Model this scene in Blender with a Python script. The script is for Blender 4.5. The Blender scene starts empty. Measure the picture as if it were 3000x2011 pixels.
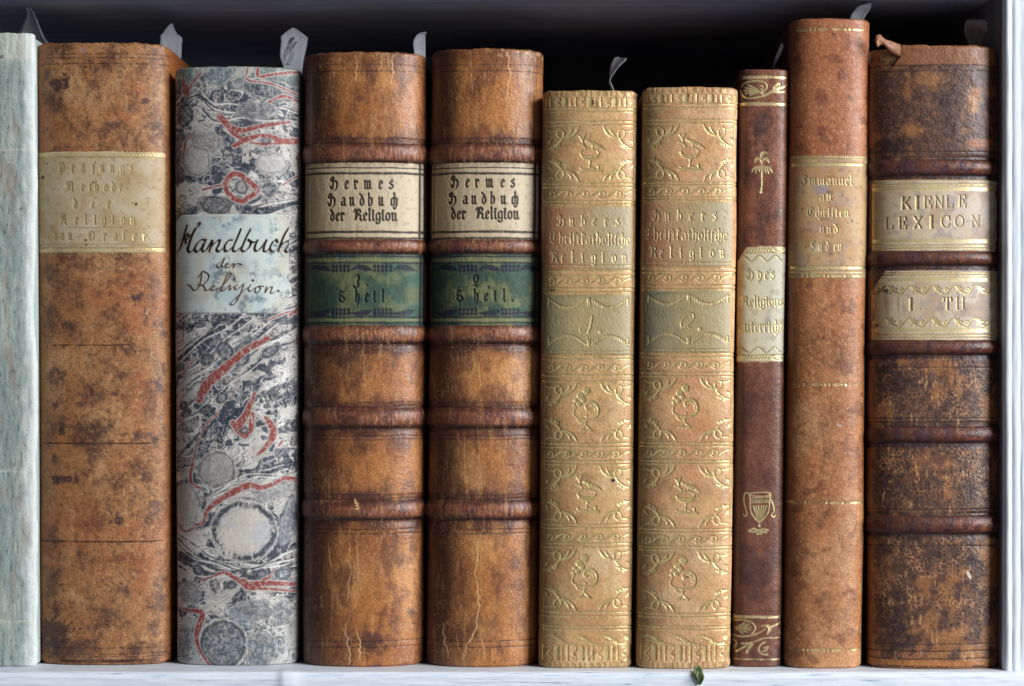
import bpy, math
import numpy as np

sc = bpy.context.scene
COL = sc.collection

# ------------------------------------------------------------------ camera
S = 0.00012            # metres per photo pixel on the plane of the spines
D = 0.80               # camera distance to that plane
CY = 1005.5
cam = bpy.data.cameras.new('camera')
cam_o = bpy.data.objects.new('camera', cam)
COL.objects.link(cam_o)
cam_o.location = (0, -D, 0)
cam_o.rotation_euler = (math.radians(90), 0, 0)
cam.sensor_width = 36
cam.lens = 36 * D / (3000 * S)
cam.clip_start = 0.01
cam.clip_end = 50
cam.dof.use_dof = True
cam.dof.focus_distance = D - 0.006
cam.dof.aperture_fstop = 11
sc.camera = cam_o

# ------------------------------------------------------------------ light
W = bpy.data.worlds.new('World')
sc.world = W
W.use_nodes = True
bg = W.node_tree.nodes['Background']
bg.inputs[0].default_value = (0.72, 0.80, 1.0, 1)
bg.inputs[1].default_value = 0.05


def area(name, loc, target, sx, sy, power, col):
    l = bpy.data.lights.new(name, 'AREA')
    l.shape = 'RECTANGLE'
    l.size = sx
    l.size_y = sy
    l.energy = power
    l.color = col
    o = bpy.data.objects.new(name, l)
    COL.objects.link(o)
    o.location = loc
    d = np.array(target, float) - np.array(loc, float)
    from mathutils import Vector
    o.rotation_euler = Vector(d).to_track_quat('-Z', 'Y').to_euler()
    return o


area('window_light', (1.64, -1.0, 0.62), (0, 0, 0), 1.1, 1.4, 76.0, (0.93, 0.965, 1.0))
area('fill_light', (0.1, -1.9, -1.0), (0, 0, 0.1), 1.6, 1.0, 4.4, (0.94, 0.96, 1.0))  # added fill with no visible source, brightens the upper board's underside

sc.view_settings.view_transform = 'Standard'
sc.view_settings.look = 'None'
sc.view_settings.exposure = 0.0
sc.view_settings.gamma = 1.0
sc.view_settings.use_curve_mapping = False
sc.cycles.max_bounces = 6

# ------------------------------------------------------------------ noise
_rng = np.random.RandomState(7)
_perm = np.concatenate([_rng.permutation(512)] * 3)
_gx = np.cos(np.arange(512) * 2.399963)
_gy = np.sin(np.arange(512) * 2.399963)


def perlin(x, y, seed=0):
    x = np.asarray(x, float) + seed * 17.31
    y = np.asarray(y, float) + seed * 9.77
    xi = np.floor(x).astype(int)
    yi = np.floor(y).astype(int)
    xf = x - xi
    yf = y - yi
    xi &= 511
    yi &= 511
    u = xf * xf * xf * (xf * (xf * 6 - 15) + 10)
    v = yf * yf * yf * (yf * (yf * 6 - 15) + 10)

    def g(a, b, dx, dy):
        h = _perm[_perm[a] + b]
        return _gx[h] * dx + _gy[h] * dy
    n00 = g(xi, yi, xf, yf)
    n10 = g(xi + 1, yi, xf - 1, yf)
    n01 = g(xi, yi + 1, xf, yf - 1)
    n11 = g(xi + 1, yi + 1, xf - 1, yf - 1)
    return ((n00 * (1 - u) + n10 * u) * (1 - v) + (n01 * (1 - u) + n11 * u) * v) * 1.5


def fbm(x, y, size, octv=4, seed=0, gain=0.5, ax=1.0, ay=1.0):
    """about -1..1; size = largest feature in pixels, ax/ay stretch"""
    s = 0.0
    a = 1.0
    f = 1.0 / size
    t = 0.0
    for i in range(octv):
        s = s + a * perlin(x * f / ax, y * f / ay, seed + i * 3 + 1)
        t += a
        a *= gain
        f *= 2.03
    return s / t * 1.7


def sst(a, b, x):
    t = np.clip((x - a) / (b - a), 0, 1)
    return t * t * (3 - 2 * t)


def lin(c):
    c = np.array(c, float) / 255.0
    return np.where(c <= 0.04045, c / 12.92, ((c + 0.055) / 1.055) ** 2.4)


def voro(x, y, size, seed=0):
    """distance F1, F2, id on a jittered lattice"""
    x = x / size
    y = y / size
    xi = np.floor(x).astype(int)
    yi = np.floor(y).astype(int)
    f1 = np.full(x.shape, 9.0)
    f2 = np.full(x.shape, 9.0)
    idd = np.zeros(x.shape, int)
    for dx in (-1, 0, 1):
        for dy in (-1, 0, 1):
            cx = xi + dx
            cy = yi + dy
            h = _perm[_perm[(cx + seed * 13) & 511] + ((cy + seed * 7) & 511)]
            px = cx + 0.5 + 0.42 * _gx[h]
            py = cy + 0.5 + 0.42 * _gy[h]
            d = np.hypot(px - x, py - y)
            c = d < f1
            f2 = np.where(c, f1, np.minimum(f2, d))
            idd = np.where(c, h, idd)
            f1 = np.where(c, d, f1)
    return f1, f2, idd


# ------------------------------------------------------------------ materials
def new_mat(name):
    m = bpy.data.materials.new(name)
    m.use_nodes = True
    nt = m.node_tree
    nt.nodes.clear()
    return m, nt


def N(nt, typ, **kw):
    n = nt.nodes.new(typ)
    for k, v in kw.items():
        setattr(n, k, v)
    return n


def surface_mat(name, rough=0.5, grain=1100.0, bump=0.35, var=0.35, fine=2600.0,
                spec=0.4, cell_dark=0.25, gold=(0.80, 0.60, 0.27), stretch=(1, 1, 1), coat=0.0):
    """colour and mask attributes of the surface, broken up with procedural noise and grain"""
    m, nt = new_mat(name)
    L = nt.links.new
    out = N(nt, 'ShaderNodeOutputMaterial')
    bs = N(nt, 'ShaderNodeBsdfPrincipled')
    L(bs.outputs[0], out.inputs[0])
    at = N(nt, 'ShaderNodeAttribute', attribute_name='paint')
    mk = N(nt, 'ShaderNodeAttribute', attribute_name='mask')
    sep = N(nt, 'ShaderNodeSeparateColor')
    L(mk.outputs['Color'], sep.inputs[0])
    tc = N(nt, 'ShaderNodeTexCoord')
    mp = N(nt, 'ShaderNodeMapping')
    mp.inputs['Scale'].default_value = stretch
    L(tc.outputs['Object'], mp.inputs[0])
    n1 = N(nt, 'ShaderNodeTexNoise')
    n1.inputs['Scale'].default_value = fine
    n1.inputs['Detail'].default_value = 3
    n2 = N(nt, 'ShaderNodeTexNoise')
    n2.inputs['Scale'].default_value = fine / 5
    n2.inputs['Detail'].default_value = 5
    vo = N(nt, 'ShaderNodeTexVoronoi', feature='F1')
    vo.inputs['Scale'].default_value = grain
    for n in (n1, n2, vo):
        L(mp.outputs[0], n.inputs['Vector'])
    mr = N(nt, 'ShaderNodeMapRange')
    L(n1.outputs[0], mr.inputs[0])
    mr.inputs[1].default_value = 0.28
    mr.inputs[2].default_value = 0.72
    mr.inputs[3].default_value = 1 - var
    mr.inputs[4].default_value = 1 + var
    mr2 = N(nt, 'ShaderNodeMapRange')
    L(n2.outputs[0], mr2.inputs[0])
    mr2.inputs[1].default_value = 0.3
    mr2.inputs[2].default_value = 0.7
    mr2.inputs[3].default_value = 1 - var * 0.5
    mr2.inputs[4].default_value = 1 + var * 0.5
    mr3 = N(nt, 'ShaderNodeMapRange')
    L(vo.outputs['Distance'], mr3.inputs[0])
    mr3.inputs[1].default_value = 0.1
    mr3.inputs[2].default_value = 0.75
    mr3.inputs[3].default_value = 1.0 + cell_dark * 0.4
    mr3.inputs[4].default_value = 1 - cell_dark
    mu = N(nt, 'ShaderNodeMath', operation='MULTIPLY')
    L(mr.outputs[0], mu.inputs[0])
    L(mr2.outputs[0], mu.inputs[1])
    mu2 = N(nt, 'ShaderNodeMath', operation='MULTIPLY')
    L(mu.outputs[0], mu2.inputs[0])
    L(mr3.outputs[0], mu2.inputs[1])
    # strength of the break-up from mask.B
    mixf = N(nt, 'ShaderNodeMix', data_type='FLOAT')
    L(sep.outputs[2], mixf.inputs[0])
    mixf.inputs[2].default_value = 1.0
    L(mu2.outputs[0], mixf.inputs[3])
    vm = N(nt, 'ShaderNodeVectorMath', operation='SCALE')
    L(at.outputs['Color'], vm.inputs[0])
    L(mixf.outputs[0], vm.inputs['Scale'])
    # gold leaf
    gm = N(nt, 'ShaderNodeMapRange')
    L(n2.outputs[0], gm.inputs[0])
    gm.inputs[1].default_value = 0.25
    gm.inputs[2].default_value = 0.5
    gm.inputs[3].default_value = 0.55
    gm.inputs[4].default_value = 1.0
    gf = N(nt, 'ShaderNodeMath', operation='MULTIPLY')
    L(sep.outputs[0], gf.inputs[0])
    L(gm.outputs[0], gf.inputs[1])
    mixc = N(nt, 'ShaderNodeMix', data_type='RGBA')
    L(gf.outputs[0], mixc.inputs[0])
    L(vm.outputs[0], mixc.inputs[6])
    mixc.inputs[7].default_value = (*gold, 1)
    L(mixc.outputs[2], bs.inputs['Base Color'])
    me = N(nt, 'ShaderNodeMath', operation='MULTIPLY')
    L(gf.outputs[0], me.inputs[0])
    me.inputs[1].default_value = 0.8
    L(me.outputs[0], bs.inputs['Metallic'])
    # roughness
    ro = N(nt, 'ShaderNodeMix', data_type='FLOAT')
    L(gf.outputs[0], ro.inputs[0])
    rr = N(nt, 'ShaderNodeMapRange')
    L(n2.outputs[0], rr.inputs[0])
    rr.inputs[1].default_value = 0.3
    rr.inputs[2].default_value = 0.7
    rr.inputs[3].default_value = rough - 0.09
    rr.inputs[4].default_value = rough + 0.09
    rg = N(nt, 'ShaderNodeMath', operation='MULTIPLY_ADD')
    L(sep.outputs[1], rg.inputs[0])
    rg.inputs[1].default_value = 0.3
    L(rr.outputs[0], rg.inputs[2])
    L(rg.outputs[0], ro.inputs[2])
    ro.inputs[3].default_value = 0.36
    L(ro.outputs[0], bs.inputs['Roughness'])
    bs.inputs['Specular IOR Level'].default_value = spec
    bs.inputs['Coat Weight'].default_value = coat
    bs.inputs['Coat Roughness'].default_value = 0.3
    # grain
    hs = N(nt, 'ShaderNodeMath', operation='MULTIPLY_ADD')
    L(n1.outputs[0], hs.inputs[0])
    hs.inputs[1].default_value = 0.8
    inv = N(nt, 'ShaderNodeMath', operation='MULTIPLY')
    L(vo.outputs['Distance'], inv.inputs[0])
    inv.inputs[1].default_value = -0.9
    L(inv.outputs[0], hs.inputs[2])
    bm = N(nt, 'ShaderNodeBump')
    bm.inputs['Distance'].default_value = 0.00022
    bst = N(nt, 'ShaderNodeMath', operation='MULTIPLY')
    L(sep.outputs[2], bst.inputs[0])
    bst.inputs[1].default_value = bump
    L(bst.outputs[0], bm.inputs['Strength'])
    L(hs.outputs[0], bm.inputs['Height'])
    L(bm.outputs[0], bs.inputs['Normal'])
    return m


def plain_mat(name, c1, c2, scale=(400, 400, 400), rough=0.6, bump=0.2, dist=0.0002, lo=0.35, hi=0.65, spec=0.35, trans=0.0, c3=None, detail=6):
    m, nt = new_mat(name)
    L = nt.links.new
    out = N(nt, 'ShaderNodeOutputMaterial')
    bs = N(nt, 'ShaderNodeBsdfPrincipled')
    tc = N(nt, 'ShaderNodeTexCoord')
    mp = N(nt, 'ShaderNodeMapping')
    mp.inputs['Scale'].default_value = scale
    L(tc.outputs['Object'], mp.inputs[0])
    n = N(nt, 'ShaderNodeTexNoise')
    n.inputs['Scale'].default_value = 1
    n.inputs['Detail'].default_value = detail
    n.inputs['Roughness'].default_value = 0.6
    L(mp.outputs[0], n.inputs['Vector'])
    cr = N(nt, 'ShaderNodeValToRGB')
    cr.color_ramp.elements[0].position = lo
    cr.color_ramp.elements[0].color = (*lin(c1), 1)
    cr.color_ramp.elements[1].position = hi
    cr.color_ramp.elements[1].color = (*lin(c2), 1)
    if c3:
        e = cr.color_ramp.elements.new(lo - 0.09)
        e.color = (*lin(c3), 1)
    L(n.outputs[0], cr.inputs[0])
    L(cr.outputs[0], bs.inputs['Base Color'])
    bs.inputs['Roughness'].default_value = rough
    bs.inputs['Specular IOR Level'].default_value = spec
    b = N(nt, 'ShaderNodeBump')
    b.inputs['Strength'].default_value = bump
    b.inputs['Distance'].default_value = dist
    L(n.outputs[0], b.inputs['Height'])
    L(b.outputs[0], bs.inputs['Normal'])
    if trans > 0:
        tr = N(nt, 'ShaderNodeBsdfTranslucent')
        L(cr.outputs[0], tr.inputs[0])
        mx = N(nt, 'ShaderNodeMixShader')
        mx.inputs[0].default_value = trans
        L(bs.outputs[0], mx.inputs[1])
        L(tr.outputs[0], mx.inputs[2])
        L(mx.outputs[0], out.inputs[0])
    else:
        L(bs.outputs[0], out.inputs[0])
    return m


# ------------------------------------------------------------------ mesh helpers
def thing(name, loc, label, cat, group=None):
    o = bpy.data.objects.new(name, None)
    COL.objects.link(o)
    o.location = loc
    o.empty_display_size = 0.02
    o['label'] = label
    o['category'] = cat
    if group:
        o['group'] = group
    return o


def tag(o, label, cat, group=None):
    o['label'] = label
    o['category'] = cat
    if group:
        o['group'] = group


def link_mesh(name, verts, faces, mat, parent=None, smooth=True, attrs=None):
    me = bpy.data.meshes.new(name)
    verts = np.asarray(verts, np.float32).reshape(-1, 3)
    o = bpy.data.objects.new(name, me)
    if parent is not None:
        verts = verts - np.array(parent.location, np.float32)
        o.parent = parent
    if isinstance(faces, np.ndarray):
        k = faces.shape[1]
        me.vertices.add(len(verts))
        me.vertices.foreach_set('co', verts.ravel())
        me.loops.add(faces.size)
        me.loops.foreach_set('vertex_index', faces.astype(np.int32).ravel())
        me.polygons.add(len(faces))
        me.polygons.foreach_set('loop_start', np.arange(0, faces.size, k, dtype=np.int32))
        me.polygons.foreach_set('loop_total', np.full(len(faces), k, np.int32))
    else:
        me.from_pydata([tuple(map(float, v)) for v in verts], [], faces)
    me.update(calc_edges=True)
    me.polygons.foreach_set('use_smooth', np.full(len(me.polygons), smooth))
    if attrs:
        for an, arr in attrs.items():
            a = me.color_attributes.new(an, 'FLOAT_COLOR', 'POINT')
            arr = np.asarray(arr, np.float32).reshape(len(verts), -1)
            full = np.ones((len(verts), 4), np.float32)
            full[:, :arr.shape[1]] = arr
            a.data.foreach_set('color', full.ravel())
    me.materials.append(mat)
    COL.objects.link(o)
    return o


def grid_faces(n, m, keep=None):
    i = np.arange(n - 1)[:, None] * m + np.arange(m - 1)[None, :]
    f = np.stack([i, i + m, i + m + 1, i + 1], -1).reshape(-1, 4)
    if keep is not None:
        k = keep[:-1, :-1] & keep[1:, :-1] & keep[1:, 1:] & keep[:-1, 1:]
        f = f[k.ravel()]
    return f


def box(name, lo, hi, mat, parent=None, bevel=0.0, seg=3, attrs_col=None):
    import bmesh
    bm = bmesh.new()
    bmesh.ops.create_cube(bm, size=1)
    lo = np.array(lo, float)
    hi = np.array(hi, float)
    for v in bm.verts:
        v.co = [lo[k] + (v.co[k] + 0.5) * (hi[k] - lo[k]) for k in range(3)]
    if bevel > 0:
        bmesh.ops.bevel(bm, geom=bm.edges[:], offset=bevel, segments=seg, affect='EDGES', profile=0.5)
    me = bpy.data.meshes.new(name)
    bm.to_mesh(me)
    bm.free()
    o = bpy.data.objects.new(name, me)
    if parent is not None:
        me.transform(__import__('mathutils').Matrix.Translation([-c for c in parent.location]))
        o.parent = parent
    if attrs_col is not None:
        a = me.color_attributes.new('paint', 'FLOAT_COLOR', 'POINT')
        a.data.foreach_set('color', np.tile([*lin(attrs_col), 1], len(me.vertices)).astype(np.float32))
        a = me.color_attributes.new('mask', 'FLOAT_COLOR', 'POINT')
        a.data.foreach_set('color', np.tile([0, 0, 1, 1], len(me.vertices)).astype(np.float32))
    me.materials.append(mat)
    me.polygons.foreach_set('use_smooth', np.full(len(me.polygons), bevel > 0))
    COL.objects.link(o)
    return o


def crv(pts, sub=5):
    """Catmull-Rom through the points"""
    p = np.array(pts, float)
    if len(p) < 3:
        return p
    q = np.vstack([2 * p[0] - p[1], p, 2 * p[-1] - p[-2]])
    out = []
    for i in range(1, len(q) - 2):
        t = np.linspace(0, 1, sub, endpoint=False)[:, None]
        a, b, c, d = q[i - 1], q[i], q[i + 1], q[i + 2]
        out.append(0.5 * ((2 * b) + (-a + c) * t + (2 * a - 5 * b + 4 * c - d) * t ** 2 + (-a + 3 * b - 3 * c + d) * t ** 3))
    out.append(p[-1:])
    return np.vstack(out)


# ------------------------------------------------------------------ book and surface patch
ZSH = -945 * S         # top of the shelf board


class Book:
    def __init__(s, name, label, top, xl, xr, yc, bulge, p, step=2.2, group=None, cround=8, rr=9, cat='book', depth=0.118, jag=1.0):
        s.name = name
        s.top = top
        s.xl, s.xr = xl, xr            # (x at top, x at bottom) measured
        s.yc, s.b, s.p, s.step = yc, bulge, p, step
        s.k = (D + yc) / D
        s.bot = CY + 945 / s.k
        s.ke = (D + yc + 0.6 * bulge) / D
        s.cround, s.rr, s.jag = cround, rr, jag
        s.depth = depth
        s.lf = 0.3
        s.recess = []     # (y0, y1, t0, t1, corner): leather pared away under the labels
        cx = (np.mean(xl) + np.mean(xr)) / 2
        s.root = thing(name, ((cx - 1500) * S * s.k, yc + 0.03, ZSH), label, cat, group)

    def edges(s, Y):
        f = (Y - s.top) / (s.bot - s.top)
        return s.xl[0] + (s.xl[1] - s.xl[0]) * f, s.xr[0] + (s.xr[1] - s.xr[0]) * f

    def prof(s, t):
        return s.b * (1 - (np.clip(1 - np.abs(t) ** s.p, 0, 1)) ** (1 / s.p))


class Patch:
    def __init__(s, bk, y0, y1, t0=-1.0, t1=1.0, step=None, vstep=None):
        s.bk = bk
        step = step or bk.step
        w = (bk.xr[0] - bk.xl[0]) * S * bk.ke
        td = np.sin(np.linspace(-1, 1, 4001) * math.pi / 2)
        xd = td * w / 2
        yd = bk.prof(td)
        ar = np.concatenate([[0], np.cumsum(np.hypot(np.diff(xd), np.diff(yd)))])
        a0 = np.interp(t0, td, ar)
        a1 = np.interp(t1, td, ar)
        m = max(8, int((a1 - a0) / S / step) + 1)
        aa = np.linspace(a0, a1, m)
        s.t = np.interp(aa, ar, td)
        s.a = (aa - ar[-1] / 2) / S
        n = max(6, int((y1 - y0) / (vstep or step)) + 1)
        s.y = np.linspace(y0, y1, n)
        s.T, s.Y = np.meshgrid(s.t, s.y)
        L, R = bk.edges(s.Y)
        s.X = L + (s.T + 1) / 2 * (R - L)
        s.A = np.broadcast_to(s.a, s.X.shape) + (L + R) / 2
        s.n, s.m = n, m
        s.H = np.zeros((n, m))
        s.C = np.ones((n, m, 3)) * 0.3
        s.G = np.zeros((n, m))
        s.R = np.zeros((n, m))
        s.B = np.ones((n, m))
        s.keep = np.ones((n, m), bool)
        e = 1e-4
        # profile normals
        x0 = np.clip(s.t - e, -1, 1)
        x1 = np.clip(s.t + e, -1, 1)
        dx = (x1 - x0) * w / 2
        dy = bk.prof(x1) - bk.prof(x0)
        l = np.hypot(dx, dy)
        s.nx, s.ny = dy / l, -dx / l

    def new(s):
        return np.zeros((s.n, s.m), np.float32)

    def win(s, x0, x1, y0, y1):
        i0 = np.searchsorted(s.y, y0)
        i1 = np.searchsorted(s.y, y1)
        if i1 <= i0:
            return None
        xs = s.X[[i0, i1 - 1]]
        lo = xs.max(0)
        hi = xs.min(0)
        j = np.nonzero((lo >= x0) & (hi <= x1))[0]
        if len(j) == 0:
            return None
        return slice(i0, i1), slice(j[0], j[-1] + 1)

    def stroke(s, M, pts, r=2.0, nib=None, taper=None, aa=1.3, smooth=True, val=1.0, sub=5):
        """nib = (angle in degrees, thin radius): broad-pen width; r then is the thick radius"""
        p = crv(pts, sub) if smooth else np.array(pts, float)
        n = len(p)
        for i in range(n - 1):
            a, b = p[i], p[i + 1]
            d = b - a
            l = math.hypot(*d)
            if l < 1e-6:
                continue
            if nib:
                th = math.atan2(-d[1], d[0])
                ra = rb = nib[1] + (r - nib[1]) * abs(math.sin(th - math.radians(nib[0])))
            elif taper:
                f0, f1 = i / (n - 1), (i + 1) / (n - 1)
                ra = r * np.interp(f0, np.linspace(0, 1, len(taper)), taper)
                rb = r * np.interp(f1, np.linspace(0, 1, len(taper)), taper)
            else:
                ra = rb = r
            q = max(ra, rb) + aa + 0.5
            w = s.win(min(a[0], b[0]) - q, max(a[0], b[0]) + q, min(a[1], b[1]) - q, max(a[1], b[1]) + q)
            if w is None:
                continue
            X = s.X[w] - a[0]
            Y = s.Y[w] - a[1]
            f = np.clip((X * d[0] + Y * d[1]) / (l * l), 0, 1)
            dist = np.hypot(X - f * d[0], Y - f * d[1])
            rad = ra + (rb - ra) * f
            v = val * np.clip(0.5 - (dist - rad) / (2 * aa), 0, 1)
            M[w] = np.maximum(M[w], v)
        return M

    def dot(s, M, x, y, r, val=1.0, aa=1.2, ry=None, rot=0):
        q = max(r, ry or r) + aa + 0.5
        w = s.win(x - q, x + q, y - q, y + q)
        if w is None:
            return
        dx = s.X[w] - x
        dy = s.Y[w] - y
        if rot:
            c, sn = math.cos(rot), math.sin(rot)
            dx, dy = dx * c + dy * sn, -dx * sn + dy * c
        d = np.hypot(dx, dy * (r / ry if ry else 1)) - r
        M[w] = np.maximum(M[w], val * np.clip(0.5 - d / (2 * aa), 0, 1))

    def poly(s, M, pts, val=1.0, smooth=True, aa=1.2, sub=5):
        p = crv(list(pts) + [pts[0]], sub) if smooth else np.array(list(pts) + [pts[0]], float)
        w = s.win(p[:, 0].min() - 2, p[:, 0].max() + 2, p[:, 1].min() - 2, p[:, 1].max() + 2)
        if w is None:
            return
        X = s.X[w]
        Y = s.Y[w]
        ins = np.zeros(X.shape, bool)
        dmin = np.full(X.shape, 99.0)
        for i in range(len(p) - 1):
            (ax, ay), (bx, by) = p[i], p[i + 1]
            if ay != by:
                c = ((ay > Y) != (by > Y)) & (X < (bx - ax) * (Y - ay) / (by - ay) + ax)
                ins ^= c
            dx, dy = bx - ax, by - ay
            l2 = dx * dx + dy * dy + 1e-9
            f = np.clip(((X - ax) * dx + (Y - ay) * dy) / l2, 0, 1)
            dmin = np.minimum(dmin, np.hypot(X - ax - f * dx, Y - ay - f * dy))
        sd = np.where(ins, -dmin, dmin)
        M[w] = np.maximum(M[w], val * np.clip(0.5 - sd / (2 * aa), 0, 1))

    def hline(s, M, y, r=2.0, x0=None, x1=None, wob=0.6, val=1.0, brk=0.0, aa=1.1, seed=0, bow=0.0):
        """ruled line right across (tooled with a roll: slightly uneven)"""
        q = r + 4 + abs(bow)
        i0 = np.searchsorted(s.y, y - q)
        i1 = np.searchsorted(s.y, y + q)
        if i1 <= i0:
            return
        X = s.X[i0:i1]
        Y = s.Y[i0:i1]
        yy = y + wob * perlin(X / 60.0, X * 0 + y * 0.37, seed) * 2 + bow * s.T[i0:i1] ** 2
        d = np.abs(Y - yy) - r * (1 + 0.25 * perlin(X / 11.0, X * 0 + y * 0.7, seed + 5))
        v = np.clip(0.5 - d / (2 * aa), 0, 1) * val
        if x0 is not None:
            v = v * sst(x0 - 3, x0 + 3, X)
        if x1 is not None:
            v = v * (1 - sst(x1 - 3, x1 + 3, X))
        if brk > 0:
            v = v * (1 - brk * sst(0.0, 0.5, fbm(X, Y, 26, 3, seed + int(y))))
        M[i0:i1] = np.maximum(M[i0:i1], v)

    def vline(s, M, t, y0, y1, r=1.6, val=1.0, brk=0.4):
        L, R = s.bk.edges(s.Y)
        x = L + (t + 1) / 2 * (R - L)
        d = np.abs(s.X - x) - r
        v = np.clip(0.5 - d / 2.2, 0, 1) * (s.Y > y0) * (s.Y < y1)
        v = v * (1 - brk * sst(0.0, 0.6, fbm(s.X, s.Y, 60, 3, 77, ax=0.3)))
        M[:] = np.maximum(M, val * v)

    def mixc(s, col, m):
        s.C = s.C + (lin(col) - s.C) * np.clip(m, 0, 1)[..., None]

    def gild(s, M, depth=0.13, amt=1.0, wear=0.35, seed=3, dark=None):
        w = 1 - wear * sst(-0.1, 0.6, fbm(s.X, s.Y, 30, 4, seed))
        E = np.clip(4 * M * (1 - M), 0, 1)
        s.mixc((96, 66, 38), 0.55 * E)
        s.G = np.maximum(s.G, M * amt * w * (1 - 0.5 * E))
        s.H = s.H - depth * M
        if dark is not None:                       # the singed leather round a tooled line
            s.mixc(dark, M * 0.7)

    def build(s, name, mat, offset=0.0, skirt=False, topround=False, botround=False, edge_drop=0.0, edgew=4.0):
        bk = s.bk
        H = s.H + offset + bk.lf * fbm(s.A, s.Y, 460, 2, 72)
        if skirt:
            for y0, y1, t0, t1, cc in bk.recess:
                L, R = bk.edges(s.Y)
                xa, xb = L + (t0 + 1) / 2 * (R - L), L + (t1 + 1) / 2 * (R - L)
                dx = np.minimum(s.X - xa, xb - s.X)
                dy = np.minimum(s.Y - y0, y1 - s.Y)
                H = H - 0.45 * (sst(4, 8, dx) * sst(4, 8, dy) * (dx + dy * .7 > cc + 6))
        if topround:
            r = bk.rr
            d = np.clip((s.Y - bk.top) / r, 0, 1)
            H = H - r * S * 1000 * (1 - np.sqrt(np.clip(1 - (1 - d) ** 2, 0, 1))) * 0.8
        if botround:
            r = bk.rr
            d = np.clip((bk.bot - s.Y) / r, 0, 1)
            H = H - r * S * 1000 * (1 - np.sqrt(np.clip(1 - (1 - d) ** 2, 0, 1))) * 0.8
        if edge_drop:
            L = s.X[:, :1]
            R = s.X[:, -1:]
            d = np.minimum(np.minimum(s.Y - s.y[0], s.y[-1] - s.Y), np.minimum(s.X - L, R - s.X))
            kk = s.keep
            if not kk.all():
                for q in range(2):
                    er = kk.copy()
                    er[1:] &= kk[:-1]
                    er[:-1] &= kk[1:]
                    er[:, 1:] &= kk[:, :-1]
                    er[:, :-1] &= kk[:, 1:]
                    H = H - edge_drop * 0.4 * (~er)
                    kk = er
            H = H - edge_drop * (1 - sst(0, edgew, d))
        Lp, Rp = bk.edges(s.Y)
        sc_ = bk.ke / bk.k
        Lw = 1500 + (Lp - 1500) * sc_
        Rw = 1500 + (Rp - 1500) * sc_
        Xw = Lw + (s.T + 1) / 2 * (Rw - Lw)
        x = (Xw - 1500) * S * bk.k + s.nx * H / 1000
        y = bk.yc + bk.prof(s.T) + s.ny * H / 1000
        z = (CY - s.Y) * S * bk.k
        g = np.exp(-np.clip(s.Y - bk.top, 0, None) / 14.0)
        g2 = np.exp(-np.clip(bk.bot - s.Y, 0, None) / 14.0)
        uu = np.clip((np.abs(s.T) - 0.84) / 0.16, 0, 1)
        cr = bk.cround * (1 - np.sqrt(np.clip(1 - uu * uu, 0, 1)))
        z = z - (cr * g - cr * g2) * S
        z = z + g * bk.jag * S * (2.2 * fbm(s.A, s.Y * 0 + bk.top, 60, 3, 5) + 0.8 * fbm(s.A, s.Y * 0 + bk.top, 11, 3, 6, .7))
        z = np.maximum(z, ZSH + 0.00005)
        P = np.stack([x, y, z], -1)
        C, G, Rr, B, keep = s.C, s.G, s.R, s.B, s.keep
        if skirt:
            def back(row, dz, k):
                q = row.copy()
                q[:, 1] += k
                q[:, 2] += dz
                return q
            P = np.concatenate([back(P[0], -0.0006, 0.0035)[None], back(P[0], -0.0001, 0.0012)[None], P,
                                back(P[-1], 0.0, 0.0012)[None], back(P[-1], 0.0003, 0.0035)[None]])
            pad = lambda a: np.concatenate([a[:1], a[:1], a, a[-1:], a[-1:]])
            C, G, Rr, B, keep = map(pad, (C, G, Rr, B, keep))
            if not s.keep.all():
                keep[0] = keep[1] = s.keep[0]
        n, m = P.shape[:2]
        C = np.clip(C, 0.002, 0.95)
        return link_mesh(name, P, grid_faces(n, m, keep), mat, bk.root,
                         attrs={'paint': C, 'mask': np.stack([G, Rr, B], -1)})


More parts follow.
